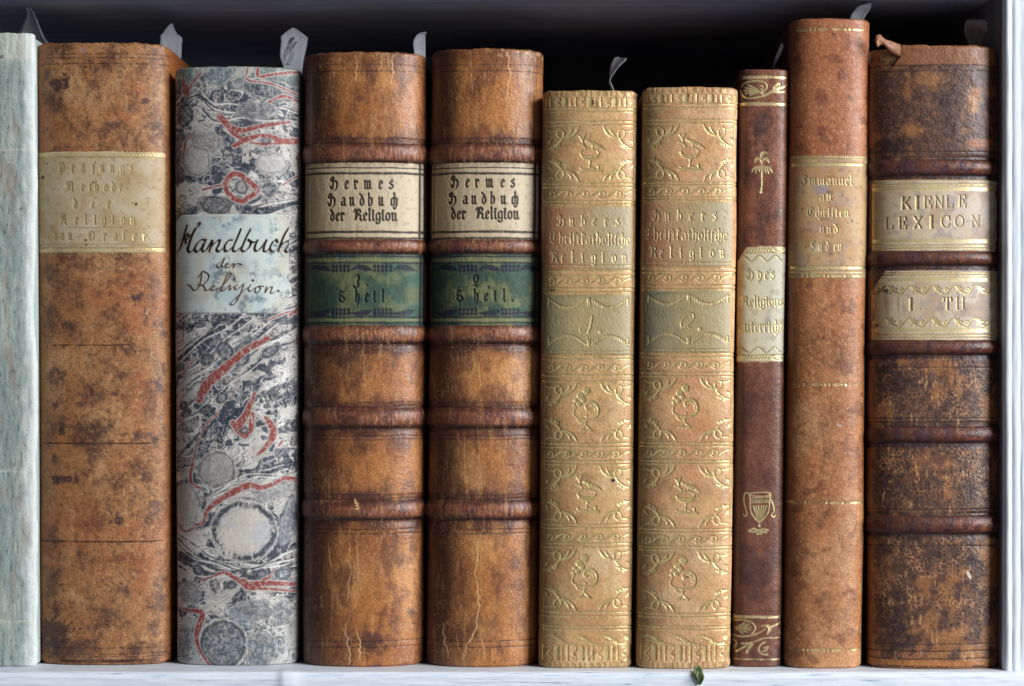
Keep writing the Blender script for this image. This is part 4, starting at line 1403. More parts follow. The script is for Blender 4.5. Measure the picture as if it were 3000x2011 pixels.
    for x, r in ((xl + 8, 2), (xr - 12, 3), (xr - 3, 3), (xl + 1, 2.4)):
        P.stroke(M, [(x, 744), (x - 2, 956)], r, smooth=False)
    x = xl + 14
    k = 0
    while x < xr - 30:
        if k % 2 == 0:
            for up, yy in ((1, 789), (-1, 914)):
                P.stroke(M, [(x, yy + 4), (x + 20, yy - 6 * up), (x + 44, yy - 2 * up), (x + 62, yy + 4 * up)], 8.5, taper=(.2, .8, 1, .2))
            x += 62
        else:
            for j in range(5):
                for yy, up in ((786, 1), (916, -1)):
                    P.dot(M, x + 7 + j * 11.5, yy - 4 * up, 5.8)
                    P.dot(M, x + 7 + j * 11.5, yy + 7 * up, 5.0, ry=6)
            x += 60
        k += 1
    P.mixc((38, 40, 54), M * .9)
    P.H -= .12 * M
    M = P.new()
    kw = dict(r=3.4, thin=1.5)
    if not two:
        letter(P, M, '1', z(478), 842, 25, r=4.2, thin=1.8)
        P.dot(M, z(600), 837, 3.2)
        P.dot(M, z(630), 815, 2.6)
        text_at(P, M, 'Theil', [z(v) for v in (345, 490, 575, 650, 725)], 884, 21, **kw)
    else:
        letter(P, M, '2', z(478) - 6, 840, 22, r=3.6, thin=1.6)
        P.dot(M, z(600), 842, 3.6)
        text_at(P, M, 'Theil.', [z(v) for v in (320, 470, 560, 645, 725, 800)], 882, 21, **kw)
    P.mixc((26, 34, 34), M * .9)
    P.H -= .25 * M
    P.H += 0.06 * fbm(X, Y, 20, 4, seed + 2, ax=.5, ay=1.6)
    P.B[:] = .8
    P.build('volume_label', label_m, offset=0.17, edge_drop=0.2, edgew=2.5)
    book_body(bk, grain_m, page_m, (110, 66, 42))


GB = 'two volumes of a handbook bound alike in banded brown leather'
b = Book('banded_leather_book', 'banded brown leather book, green label numbered 1, right of the marbled book',
         152, (889, 885), (1251, 1240), -0.004, 0.0125, 2.15, 2.0, GB, cround=6, rr=10, jag=1.2)
banded(b, 1067, 10, ((178, 112, 58), (90, 50, 34), (208, 144, 82)), False,
       [([(1016, 1830), (1022, 1880), (1030, 1930), (1026, 1948)], 2.0), ([(1052, 1840), (1058, 1890), (1064, 1935)], 2.0), ([(1028, 1550), (1030, 1650), (1028, 1720), (1022, 1760)], 1.0),
        ([(1047, 1460), (1050, 1480), (1052, 1492)], 3.0), ([(968, 1590), (972, 1640), (974, 1665)], 1.1), ([(1047, 1570), (1052, 1640), (1056, 1730)], 1.0), ([(994, 1740), (992, 1800)], 1.1),
        ([(1048, 160), (1050, 210), (1046, 240)], 1.6), ([(1152, 165), (1156, 210), (1150, 250)], 1.8), ([(1126, 160), (1124, 200)], 1.4)],
       [(1040, 1070, 60, 60, .5), (1000, 1040, 70, 30, .7), (1055, 1310, 34, 26, .6), (1092, 1880, 54, 40, .85), (960, 1130, 30, 60, .35), (1030, 1235, 40, 26, .7), (1190, 225, 30, 16, .45),
        (1150, 290, 36, 26, .3), (1205, 1800, 14, 12, .6), (950, 1530, 60, 14, .9), (1080, 1478, 110, 10, .55), (960, 1820, 40, 60, .3), (1010, 1700, 24, 70, .25)])
b = Book('banded_leather_book', 'banded brown leather book, green label numbered 2, left of the gilt tan pair',
         142, (1263, 1248), (1592, 1574), -0.005, 0.0125, 2.15, 2.0, GB, cround=6, rr=10, jag=1.2)
banded(b, 1419, 23, ((184, 118, 62), (90, 50, 34), (216, 154, 92)), True,
       [([(1418, 1550), (1400, 1610), (1398, 1690), (1402, 1760), (1390, 1850), (1370, 1900), (1356, 1935)], 2.0), ([(1300, 1830), (1304, 1880), (1316, 1930)], 1.9), ([(1340, 1860), (1345, 1900)], 1.0),
        ([(1410, 1870), (1420, 1900), (1422, 1935)], 1.4), ([(1440, 1900), (1447, 1935)], 1.2), ([(1360, 1280), (1364, 1420)], 1.2), ([(1404, 1250), (1412, 1440)], 1.0), ([(1404, 1060), (1406, 1130)], 2.0),
        ([(1490, 150), (1493, 200), (1486, 300)], 1.4), ([(1380, 150), (1384, 260)], 1.0)],
       [(1305, 300, 26, 60, .35), (1310, 1420, 40, 40, .5), (1300, 1330, 26, 40, .4), (1330, 1860, 50, 40, .5), (1290, 1560, 26, 80, .35), (1295, 1790, 24, 40, .5), (1570, 270, 20, 14, .4),
        (1408, 1765, 6, 6, .6), (1420, 1697, 4, 4, .8), (1380, 1860, 60, 20, .45), (1480, 1310, 60, 14, .3), (1360, 1010, 80, 26, .5)])

# ================================================================== books 6 and 7: gilt tan pair
def corner(P, M, x, y, sx, sy):
    f = lambda pts: [(x + sx * a, y + sy * c_) for a, c_ in pts]
    P.stroke(M, f([(-93, 3), (-86, 18), (-74, 30), (-60, 36), (-50, 38)]), 3.6, taper=(.3, 1, 1, .8, .5))
    P.stroke(M, f([(-73, 9), (-70, 20), (-62, 29), (-51, 35)]), 2.8, taper=(.3, 1.2, .8, .5))
    P.stroke(M, f([(-50, 37), (-49, 22), (-40, 13), (-31, 17), (-30, 28), (-38, 37), (-43, 38)]), 1.9)
    P.stroke(M, f([(-49, 24), (-44, 42), (-30, 57), (-16, 65), (-3, 69)]), 2.3, taper=(.8, 1.2, 1, .8))
    P.stroke(M, f([(-31, 17), (-20, 17), (-12, 16), (-2, 11)]), 1.8)
    for a, c_, r in ((-37, 60, 4.2), (-30, 64, 4.4), (-21, 69, 4.0), (-15, 67, 3)):
        P.dot(M, x + sx * a, y + sy * c_, r)
    P.poly(M, f([(-16, 42), (-4, 46), (-4, 60), (-10, 54)]), smooth=False)


def bird(P, M, x, y, k=1.0):
    f = lambda pts: [(x + (a - 630) / 4.237 * k, y + (c_ - 850) / 4.237 * k) for a, c_ in pts]
    P.stroke(M, f([(515, 830), (540, 792), (625, 776), (710, 792), (738, 830), (700, 862), (625, 874), (550, 862), (515, 830)]), 1.9)
    P.stroke(M, f([(515, 835), (545, 885), (625, 912), (705, 885), (738, 835)]), 2.4)
    for i in range(8):
        a = 545 + i * 23
        P.stroke(M, f([(a, 868), (a + 2, 895)]), 1.1)
    P.stroke(M, f([(632, 912), (634, 960), (625, 1010)]), 3.0, taper=(1, .6, 1.2))
    P.dot(M, x + 5 / 4.237, y + 85 / 4.237, 4.0)
    P.stroke(M, f([(625, 1000), (680, 1020), (720, 1030)]), 1.7)
    P.stroke(M, f([(495, 1055), (560, 1052), (770, 1050)]), 3.0)
    P.stroke(M, f([(512, 1005), (530, 1030), (600, 1028)]), 2.2)
    P.stroke(M, f([(735, 990), (745, 1040), (775, 1055)]), 3.2)
    P.stroke(M, f([(590, 680), (640, 700), (700, 728), (760, 752), (808, 782)]), 5.2, taper=(.6, 1, 1.1, .8, .3))
    P.dot(M, x - 36 / 4.237, y - 168 / 4.237, 3.4)
    P.stroke(M, f([(660, 740), (665, 775)]), 1.8)
    P.stroke(M, f([(575, 765), (548, 715), (540, 660), (545, 615)]), 2.0)
    P.stroke(M, f([(545, 690), (520, 640), (505, 620)]), 2.8)
    P.stroke(M, f([(545, 660), (570, 605)]), 2.6)
    P.stroke(M, f([(550, 730), (515, 715), (498, 712)]), 3.0)


def cornu(P, M, x, y):
    f = lambda pts: [(x + (a - 630) / 4.126, y + (c_ - 480) / 4.126) for a, c_ in pts]
    for a, c_, r in ((640, 245, 11), (570, 305, 10.5), (512, 360, 6), (605, 355, 7.5), (552, 402, 7.5), (497, 418, 5)):
        (a2, c2), = f([(a, c_)])
        P.dot(M, a2, c2, r)
    P.stroke(M, f([(515, 445), (495, 480), (488, 520), (500, 550), (560, 580), (640, 592), (715, 585)]), 2.1)
    P.stroke(M, f([(715, 590), (770, 545), (785, 480), (765, 420), (710, 382), (655, 395), (632, 430), (645, 470), (668, 455)]), 3.4, taper=(.6, 1, 1.2, 1.2, 1, .8, .6))
    P.stroke(M, f([(690, 410), (740, 440), (755, 500)]), 1.6)
    P.stroke(M, f([(535, 590), (560, 620), (600, 632), (650, 600)]), 2.6)
    P.stroke(M, f([(640, 610), (630, 650), (660, 685), (700, 722)]), 2.6)
    P.stroke(M, f([(630, 650), (605, 690), (570, 722)]), 2.0)
    P.stroke(M, f([(560, 725), (630, 722), (700, 724)]), 2.6)
    P.dot(M, x + 3, y + 17, 3.0)


def scroll(P, M, y, x0, x1, per=48, ph=0):
    x = x0 + ph
    while x < x1 + 10:
        P.stroke(M, [(x + 1, y - 1), (x - 5, y + 3), (x - 4, y - 5), (x + 4, y - 8), (x + 9, y - 1), (x + 5, y + 8), (x - 3, y + 10), (x - 12, y + 5)], 1.7)
        P.stroke(M, [(x + 3, y + 10), (x + 14, y + 6), (x + 24, y - 2), (x + 38, y - 9), (x + per + 2, y - 9)], 2.6, taper=(.4, .9, 1.2, .8, .5))
        x += per


def palette(P, M, y0, y1, x0, x1, ph=0, amt=1.0):
    x = x0 + ph - 73
    h = y1 - y0
    while x < x1:
        P.stroke(M, [(x - 5, y0 + 3), (x + 4, y0 + 2), (x + 4, y0 + .28 * h), (x - 5, y0 + .45 * h), (x - 5, y0 + .6 * h), (x + 5, y0 + .75 * h), (x + 4, y1 - 2), (x - 2, y1)], 1.7, val=amt)
        P.stroke(M, [(x + 14, y0), (x + 14, y1)], 1.2, smooth=False, val=amt)
        P.stroke(M, [(x + 21, y0 + 4), (x + 21, y1 - 4)], 5.4, smooth=False, val=amt)
        n = max(3, int(h / 6.5))
        for i in range(n):
            P.dot(M, x + 37, y0 + (i + .5) * h / n, 2.9, amt)
        P.stroke(M, [(x + 52, y0 + 1), (x + 52, y1 - 1)], 2.4, smooth=False, val=amt)
        x += 73


def garland(P, M, y, xc, half, up=1):
    for sgn in (-1, 1):
        for i in range(15):
            t = i / 14.0
            gx = xc + sgn * (10 + t * (half - 16))
            gy = y + up * (24 * math.sin(t * math.pi) ** .9 - 2)
            tx = sgn
            ty = up * 24 * math.pi * math.cos(t * math.pi) / (half - 16) * .9
            for sd in (-1, 1):
                P.stroke(M, [(gx, gy), (gx + tx * 7 - sd * ty * 5, gy + ty * 7 + sd * 4.5)], 2.0, taper=(1.1, .4), smooth=False)
    P.dot(M, xc, y - 2 * up, 6.2)
    P.stroke(M, [(xc - 1, y), (xc - 3, y + up * 15)], 2.6, taper=(1, .3))
    P.stroke(M, [(xc + 2, y), (xc + 4, y + up * 18)], 2.6, taper=(1, .3))
    for sgn in (-1, 1):
        P.stroke(M, [(xc + sgn * (half - 3), y - 2), (xc + sgn * (half - 2), y + up * 14)], 2.6)


def gilt(bk, Yd, seed, num, textx, skin):
    pr = Yd

    def xe(y):
        L, R = bk.edges(np.array(y, float))
        return float(L), float(R)

    def pt(P):
        X, Y = P.A, P.Y
        leather(P, skin[0], skin[1], skin[2], 0.45, 130, seed, 0.12, 1.0, 1.0)
        P.mixc(skin[3], 0.45 * sst(-.1, .5, fbm(X, Y, 170, 4, seed + 2)))
        P.mixc((120, 86, 52), 0.8 * (1 - sst(-0.97, -0.2, P.T + .1 * fbm(X, Y, 120, 4, seed + 5))) * .8)  # darker towards the left: dirt, with shade painted into the leather
        P.mixc((120, 66, 40), 0.5 * sst(.2, .6, fbm(X, Y, 30, 5, seed + 6)) * ((Y < pr['lines'][0]) | (Y > pr['pal'][0])))
        # dirt in the corners of the compartments
        for y0, y1 in pr['comp']:
            d = np.hypot((P.T + 1.05) * 90, np.minimum(np.abs(Y - y0), np.abs(Y - y1)))
            P.mixc((124, 104, 70), .6 * (1 - sst(20, 110, d + 24 * fbm(X, Y, 40, 4, seed))))
        for x, y, r, a in pr['spots']:
            blot(P, x, y, r, r * .8, (52, 30, 30), a, int(x))
        M = P.new()
        for y in pr['lines']:
            P.hline(M, y, 1.9, seed=seed, brk=.25, wob=.5)
        for t in (-0.905, 0.94):
            P.vline(M, t, bk.top + 50, bk.bot - 60)
        for y in pr['scroll']:
            L, R = xe(y)
            scroll(P, M, y, L + 30, R - 24, ph=0)
        for (y0, y1), kind in zip(pr['comp'], 'bcbc'):
            L, R = xe((y0 + y1) / 2)
            for sx, xx in ((1, R - 8), (-1, L + 14)):
                corner(P, M, xx, y0, sx, 1)
                corner(P, M, xx, y1, sx, -1)
            cx = (L + R) / 2 - 3
            (bird if kind == 'b' else cornu)(P, M, cx + (2 if kind == 'b' else -4), (y0 + y1) / 2 + (2 if kind == 'b' else -6))
        L, R = xe(bk.top)
        palette(P, M, bk.top + 22, pr['lines'][0] - 6, L + 14, R - 6, ph=pr['ph'])
        palette(P, M, bk.top + 2, bk.top + 17, L + 14, R - 6, ph=pr['ph'] - 30, amt=.6)
        L, R = xe(bk.bot)
        p0, p1 = pr['pal']
        palette(P, M, p0, p1, L + 18, R - 8, ph=14)
        palette(P, M, p1 + 8, bk.bot - 4, L + 18, R - 8, ph=-10, amt=.6)
        # leafy roll above the foot
        yl = p0 - 18
        x = L + 18
        while x < R - 24:
            P.stroke(M, [(x, yl - 8), (x + 20, yl - 11), (x + 40, yl - 2), (x + 58, yl + 10), (x + 76, yl + 13)], 4.6, taper=(.3, .8, 1.1, .8, .3))
            P.stroke(M, [(x + 16, yl), (x + 40, yl + 6), (x + 60, yl + 13), (x + 90, yl + 14)], 1.6)
            x += 78
        P.dot(M, R - 16, yl - 6, 8)
        P.stroke(M, [(R - 18, yl), (R - 22, yl + 10), (R - 60, yl + 16)], 2.4)
        P.gild(M, 0.20, 1.0, 0.40, seed + 3, (146, 110, 56))
        P.H += 0.05 * fbm(X, Y, 30, 4, seed + 30) + .03 * fbm(X, Y, 9, 2, seed + 32)

    bk.recess = [(*pr['lab1'], -0.94, 0.90, 0), (*pr['lab2'], -0.94, 0.90, 0)]
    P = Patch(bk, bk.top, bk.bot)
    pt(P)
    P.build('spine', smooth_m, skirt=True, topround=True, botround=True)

    def crease(P, a=.06):
        f = fbm(P.X + 10 * fbm(P.X, P.Y, 30, 3, 3), P.Y, 13, 3, seed + 5, .5, .6, 2.4)
        P.H += a * (1 - np.abs(f) * 2)

    # title label, once red, faded to grey
    y0, y1 = pr['lab1']
    P = Patch(bk, y0, y1, -0.94, 0.90, step=1.5)
    X, Y = P.X, P.Y
    L, R = xe((y0 + y1) / 2)
    P.C[:] = lin((178, 154, 112))
    P.mixc((184, 170, 140), .8 * sst(L + 120, R - 20, X + 30 * fbm(X, Y, 80, 4, seed)))
    P.mixc((158, 88, 62), .72 * (1 - sst(L + 10, L + 100, X + 34 * fbm(X, Y, 60, 4, seed + 1) - 10 * sst(690, 780, Y))))
    P.mixc((160, 110, 80), .45 * (1 - sst(L + 90, L + 190, X + 40 * fbm(X, Y, 80, 4, seed + 2))))
    M = P.new()
    P.hline(M, y0 + 2, 1.6)
    P.hline(M, y1 - 2, 1.6)
    P.hline(M, y1 - 14, 1.2, brk=.4)
    t1, t2, t3 = pr['base']
    kw = dict(r=2.5, thin=.9)
    a, c_ = textx[0]
    step_ = (c_ - a) / 5.4
    text_at(P, M, 'Hubers', [a + i * step_ for i in range(6)], t1, 20, **kw)
    a, c_ = textx[1]
    text_fit(P, M, 'ChriStkatholiSxe', a, c_, t2, 20, gap=.06, r=2.1, thin=.8, slope=.02)
    a, c_ = textx[2]
    step_ = (c_ - a) / 7.5
    text_at(P, M, 'Religion', [a + i * step_ for i in range(8)], t3, 20, **kw)
    P.gild(M, .2, .8, .55, seed + 8, (138, 106, 60))
    crease(P)
    P.B[:] = .4
    P.build('title_label', glabel_m, offset=0.12, edge_drop=0.15, edgew=2)
    # volume label, once dark green
    y0, y1 = pr['lab2']
    P = Patch(bk, y0, y1, -0.94, 0.90, step=1.5)
    X, Y = P.X, P.Y
    P.C[:] = lin((170, 148, 104))
    P.mixc((182, 166, 134), .8 * sst(L + 140, R - 20, X + 30 * fbm(X, Y, 80, 4, seed + 6)))
    P.mixc(pr['green'], .7 * (1 - sst(L + 10, L + pr['gw'], X + 40 * fbm(X, Y, 60, 4, seed + 7))))
    P.mixc(pr['green'], .5 * (1 - sst(y0, y0 + 20, Y)) * (1 - sst(L + 100, R, X)))
    M = P.new()
    P.hline(M, y0 + 2, 1.6, brk=.4)
    P.hline(M, y1 - 2, 1.6, brk=.4)
    P.hline(M, y1 - 11, 1.2, brk=.4)
    cx = (L + R) / 2 - 2
    garland(P, M, y0 + 20, cx, (R - L) / 2 - 22, 1)
    garland(P, M, y1 - 34, cx, (R - L) / 2 - 22, -1)
    ym = (y0 + y1) / 2 + 4
    if num == 1:
        P.stroke(M, [(cx - 2, ym + 22), (cx + 6, ym - 4), (cx + 10, ym - 28)], 2.8)
        P.stroke(M, [(cx - 6, ym - 2), (cx - 18, ym), (cx - 26, ym + 10), (cx - 20, ym + 20), (cx - 10, ym + 14)], 1.8)
    else:
        P.stroke(M, [(cx - 20, ym + 12), (cx - 22, ym - 2), (cx - 6, ym - 22), (cx + 10, ym - 28), (cx + 16, ym - 16), (cx + 8, ym - 4), (cx - 4, ym + 8), (cx - 18, ym + 16)], 2.0)
        P.stroke(M, [(cx - 20, ym + 18), (cx - 8, ym + 10), (cx + 4, ym + 14)], 1.6)
    P.dot(M, cx + 33, ym + 18, 6.0)
    P.gild(M, .2, .85, .45, seed + 9, (130, 108, 64))
    crease(P, .05)
    P.B[:] = .4
    P.build('volume_label', glabel_m, offset=0.12, edge_drop=0.15, edgew=2)
    book_body(bk, smooth_m, page_m, (170, 124, 76))


GG = 'two volumes bound alike in gold-tooled tan leather'
D6 = dict(lines=[318, 328, 356, 367, 538, 548, 590, 600, 794, 808, 845, 857, 1043, 1053, 1101, 1118, 1300, 1311, 1352, 1362, 1538, 1548, 1593, 1604, 1794, 1807, 1836, 1846],
          scroll=[570, 824, 1079, 1332, 1575], comp=[(367, 538), (1118, 1300), (1362, 1538), (1604, 1794)], pal=(1893, 1936), ph=30,
          lab1=(602, 792), lab2=(860, 1041), base=(662, 712, 768), green=(112, 112, 82), gw=130, spots=[(1795, 1408, 8, 1.0), (1715, 1405, 26, .35), (1620, 846, 9, .9), (1735, 300, 9, .8), (1627, 1836, 9, .4)])
b = Book('gilt_tan_book', 'gold-tooled tan leather book, volume label numbered 1, left of its twin',
         265, (1590, 1578), (1869, 1852), -0.007, 0.0066, 3.2, 1.8, GG, cround=7, rr=10, jag=0.8)
gilt(b, D6, 40, 1, ((1634, 1816), (1612, 1846), (1614, 1836)), ((212, 168, 114), (144, 104, 64), (224, 190, 142), (200, 138, 90)))
D7 = dict(lines=[305, 316, 351, 361, 535, 543, 579, 588, 785, 798, 837, 848, 1036, 1047, 1093, 1103, 1298, 1308, 1351, 1360, 1551, 1561, 1603, 1612, 1799, 1809, 1837, 1846],
          scroll=[561, 815, 1070, 1328, 1581], comp=[(361, 535), (1103, 1298), (1360, 1551), (1612, 1799)], pal=(1893, 1936), ph=18,
          lab1=(590, 783), lab2=(850, 1035), base=(646, 700, 754), green=(88, 96, 84), gw=170, spots=[(2010, 280, 10, .6), (1935, 798, 9, .7), (2143, 508, 5, .7), (2012, 1690, 5, .7), (1935, 1735, 3, .7)])
b = Book('gilt_tan_book', 'gold-tooled tan leather book, volume label numbered 2, left of the thin dark book',
         255, (1882, 1863), (2162, 2139), -0.0090, 0.0066, 3.2, 1.8, GG, cround=7, rr=10, jag=0.8)
gilt(b, D7, 57, 2, ((1912, 2100), (1888, 2128), (1902, 2120)), ((214, 166, 116), (144, 102, 64), (226, 188, 142), (206, 134, 90)))

# ================================================================== book 8: thin dark brown
b = Book('thin_dark_book', 'thin dark brown book with gilt palm tree, gilt urn and cream label',
         203, (2166, 2145), (2312, 2287), -0.004, 0.0055, 3.2, 1.5, cround=3, rr=7, jag=.8)

b.recess = [(721, 1063, -0.985, 0.92, 48)]


def paint8(P):
    X, Y = P.A, P.Y
    leather(P, (136, 82, 56), (74, 44, 38), (170, 110, 80), 0.75, 110, 6, 0.2, .8, 1.3)
    P.mixc((88, 52, 44), .5 * sst(900, 1200, Y))
    P.mixc((166, 116, 90), .35 * sst(.1, .6, fbm(X, Y, 12, 4, 88, .6)) * sst(-.4, .6, P.T))
    P.mixc((62, 34, 24), .8 * (1 - sst(-.99, -.45, P.T + .1 * fbm(X, Y, 160, 3, 9))))  # left side darkened, painting in the shade where the spine curves away
    P.mixc((56, 36, 42), .5 * sst(.05, .5, fbm(X, Y, 150, 4, 66)))
    blot(P, 2224, 370, 28, 34, (58, 40, 48), .7, 3)
    M = P.new()
    P.hline(M, 227, 4.2, 2174, 2300, wob=.8)
    P.hline(M, 305, 4.6, 2166, 2306, wob=.3)
    z = lambda pts: [(2130 + a / 3.565, 180 + c_ / 3.565) for a, c_ in pts]
    P.stroke(M, z([(150, 260), (190, 220), (300, 205), (380, 215), (412, 255), (400, 295), (365, 300)]), 1.9)
    P.stroke(M, z([(140, 300), (155, 350), (200, 382), (290, 380), (380, 360), (450, 325), (490, 315)]), 2.4, taper=(.5, .8, 1, 1, 1.2, 1.6, 1.6))
    P.stroke(M, z([(340, 260), (365, 255), (370, 280), (345, 290)]), 1.6)
    for e_ in ((215, 245), (190, 275), (175, 305), (190, 335), (235, 352)):
        P.stroke(M, z([(345, 320), ((345 + e_[0]) / 2, (320 + e_[1]) / 2 - 5), e_]), 2.8, taper=(.5, 1, .8))
    P.dot(M, *z([(365, 325)])[0], 6)
    P.stroke(M, z([(480, 300), (500, 260), (545, 225), (540, 270)]), 3.4, taper=(1, 1.1, .5, .6))
    P.stroke(M, z([(500, 300), (570, 270), (640, 230)]), 3.8, taper=(1.6, 1, .4))
    P.stroke(M, z([(490, 310), (540, 320), (590, 315)]), 3.6, taper=(1.4, 1, .5))
    P.dot(M, *z([(505, 300)])[0], 6)
    # palm
    P.stroke(M, z([(358, 1110), (360, 1250), (352, 1350)]), 2.6)
    P.dot(M, *z([(352, 1365)])[0], 5.6, ry=5)
    for e_ in ((250, 1160), (290, 1170), (330, 1150), (430, 1175), (470, 1165), (400, 1160), (370, 1170)):
        P.stroke(M, z([(358, 1115), ((358 + e_[0]) / 2, 1105), (e_[0] * .8 + 358 * .2, 1125), e_]), 3.2, taper=(.8, 1.1, 1, .4))
    P.stroke(M, z([(358, 1100), (358, 1060)]), 2.0)
    P.stroke(M, z([(358, 1055), (330, 1015), (300, 1025), (287, 1060)]), 3.4, taper=(.7, 1, 1.2, .4))
    P.stroke(M, z([(358, 1055), (390, 1015), (415, 1025), (430, 1055)]), 3.4, taper=(.7, 1, 1.2, .4))
    P.stroke(M, z([(352, 1005), (362, 965), (390, 955), (418, 958)]), 4.2, taper=(.8, 1.3, 1, .3))
    # urn
    u = lambda pts: [(2120 + a / 1.551, 1000 + c_ / 1.551) for a, c_ in pts]
    P.stroke(M, u([(115, 692), (150, 688), (190, 687), (210, 690)]), 1.7)
    P.stroke(M, u([(112, 698), (150, 705), (190, 704), (212, 697)]), 1.7)
    P.stroke(M, u([(116, 700), (118, 735), (122, 775), (140, 805), (160, 825)]), 2.0)
    P.stroke(M, u([(210, 698), (206, 735), (200, 775), (180, 805), (160, 825)]), 2.0)
    P.stroke(M, u([(118, 712), (207, 710)]), 1.3)
    P.stroke(M, u([(118, 734), (206, 730)]), 1.5)
    for i in range(6):
        a = 124 + i * 14
        P.stroke(M, u([(a, 722), (a + 5, 727), (a + 9, 719)]), 1.3)
    for i in range(6):
        a = 132 + i * 12
        P.stroke(M, u([(a, 748), (160 + (a - 162) * .2, 818)]), 1.5, taper=(1.4, .6))
    P.stroke(M, u([(112, 692), (96, 690), (90, 715), (94, 750), (104, 780), (98, 795), (88, 788)]), 1.7)
    P.stroke(M, u([(210, 690), (206, 700), (222, 745), (226, 770), (214, 790), (224, 798), (232, 790)]), 1.7)
    P.dot(M, *u([(160, 838)])[0], 4.6)
    P.stroke(M, u([(112, 860), (135, 853), (160, 862), (190, 868)]), 2.6)
    P.stroke(M, u([(200, 858), (170, 854), (140, 866), (115, 866)]), 2.2)
    P.stroke(M, u([(150, 875), (170, 873)]), 2.6)
    # foot
    P.hline(M, 1808, 4.2, 2148, 2284)
    P.hline(M, 1932, 2.6, 2150, 2284, brk=.7)
    v = lambda pts: [(1850 + a / 4.977, 1800 + c_ / 4.977) for a, c_ in pts]
    P.stroke(M, v([(1480, 95), (1600, 85), (1740, 120), (1800, 190), (1770, 260), (1740, 285)]), 2.2)
    P.stroke(M, v([(1480, 315), (1600, 325), (1740, 310), (1850, 270), (1930, 220)]), 2.4)
    for e_ in ((1640, 130), (1700, 150), (1730, 190), (1720, 225), (1680, 260), (1610, 280)):
        P.stroke(M, v([(1500, 205), ((1500 + e_[0]) / 2, (205 + e_[1]) / 2), e_]), 2.2, taper=(.4, .7, 1.1))
    P.stroke(M, v([(1890, 170), (1960, 165), (2010, 200), (1990, 250), (1965, 295)]), 4.2, taper=(.5, 1, 1.2, 1, .4))
    P.stroke(M, v([(1990, 200), (2060, 165), (2170, 115)]), 3.0, taper=(1, 1, .6))
    P.stroke(M, v([(2135, 240), (2150, 290)]), 2.4)
    P.stroke(M, v([(1600, 430), (1720, 420), (1830, 380), (1950, 345), (2170, 340)]), 2.2)
    P.stroke(M, v([(1480, 370), (1525, 420), (1500, 500)]), 2.0)
    P.stroke(M, v([(1520, 545), (1600, 500), (1700, 440)]), 2.8)
    P.stroke(M, v([(1670, 560), (1700, 500), (1750, 440)]), 4.2)
    P.stroke(M, v([(1970, 590), (1890, 575), (1845, 520), (1870, 450), (1930, 410)]), 2.8)
    P.stroke(M, v([(1900, 540), (1950, 520), (1980, 470), (1920, 490)]), 2.0)
    wr = sst(1700, 1850, Y)
    P.gild(M * (1 - .35 * wr * sst(-.2, .4, fbm(X, Y, 20, 4, 2))), .12, 1.0, .12, 3)
    P.H += 0.05 * fbm(X, Y, 24, 4, 71)


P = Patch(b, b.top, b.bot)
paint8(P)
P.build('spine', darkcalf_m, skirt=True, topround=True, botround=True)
P = Patch(b, 721, 1063, -0.985, 0.92, step=1.4)
X, Y = P.X, P.Y
L = X[:, :1]
P.keep = ((X - L) * 1.9 + (Y - 721) > 46)
P.C[:] = lin((204, 192, 160))
P.mixc((212, 206, 186), .7 * sst(-.3, .6, P.T + .3 * fbm(X, Y, 60, 4, 4)))
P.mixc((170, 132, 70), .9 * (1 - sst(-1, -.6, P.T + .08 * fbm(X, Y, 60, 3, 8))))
P.mixc((150, 120, 80), .35 * sst(.1, .6, fbm(X, Y, 26, 5, 14)))
P.mixc((136, 124, 132), .7 * np.exp(-(((X - 2246) / 9) ** 2 + ((Y - 945) / 24) ** 2)))
M = P.new()
W_ = P.new()
P.hline(W_, 732, 9, 2176, 2300)
P.hline(W_, 1051, 10, 2158, 2290)
for y in (724, 741, 1041, 1061):
    P.hline(M, y, 1.6, brk=.1)
for i in range(9):
    P.stroke(M, [(2182 + i * 8.5, 736), (2187 + i * 8.5, 729)], 1.3)
    P.stroke(M, [(2176 + i * 8.5, 1053), (2181 + i * 8.5, 1047)], 1.3)
for yy, sg in ((732, 1), (1051, 1)):
    P.stroke(M, [(2262, yy), (2276, yy - 5), (2292, yy)], 1.2)
    P.stroke(M, [(2262, yy), (2276, yy + 5), (2292, yy)], 1.2)
wv = [(2165 + i * 11.5, 757 + (8 if i % 4 < 2 else -7) * (1 if i % 2 else .3)) for i in range(13)]
P.stroke(M, [(2172 + i * 5, 757 + 8 * math.sin(i * .68 - 1.8)) for i in range(24)], 1.7)
P.stroke(M, [(2160 + i * 5, 1026 - 8 * math.cos(i * .64 - .8)) for i in range(26)], 1.7)
kw = dict(r=2.6, thin=1.0)
text_at(P, M, 'Hyes', [2150 + v_ / 4.02 for v_ in (140, 262, 345, 420)], 818, 20, **kw)
text_fit(P, M, 'Religions', 2166, 2293, 898, 19, gap=.05, r=2.4, thin=.9)
text_fit(P, M, 'unterrixt', 2160, 2291, 972, 20, gap=.05, r=2.4, thin=.9)
P.gild(M, .16, .95, .3, 8, (130, 104, 50))
P.G = np.maximum(P.G, .55 * W_)
P.B[:] = .35
P.build('title_label', glabel_m, offset=0.14, edge_drop=0.17, edgew=2)
book_body(b, darkcalf_m, page_m, (70, 36, 24))

# ================================================================== book 9: tall tan
b = Book('tall_tan_book', 'tallest book, plain orange-tan leather with beaded gilt lines and a worn tan label',
         54, (2313, 2299), (2549, 2527), -0.008, 0.0088, 2.5, 2.0, cround=7, rr=9, jag=.6)


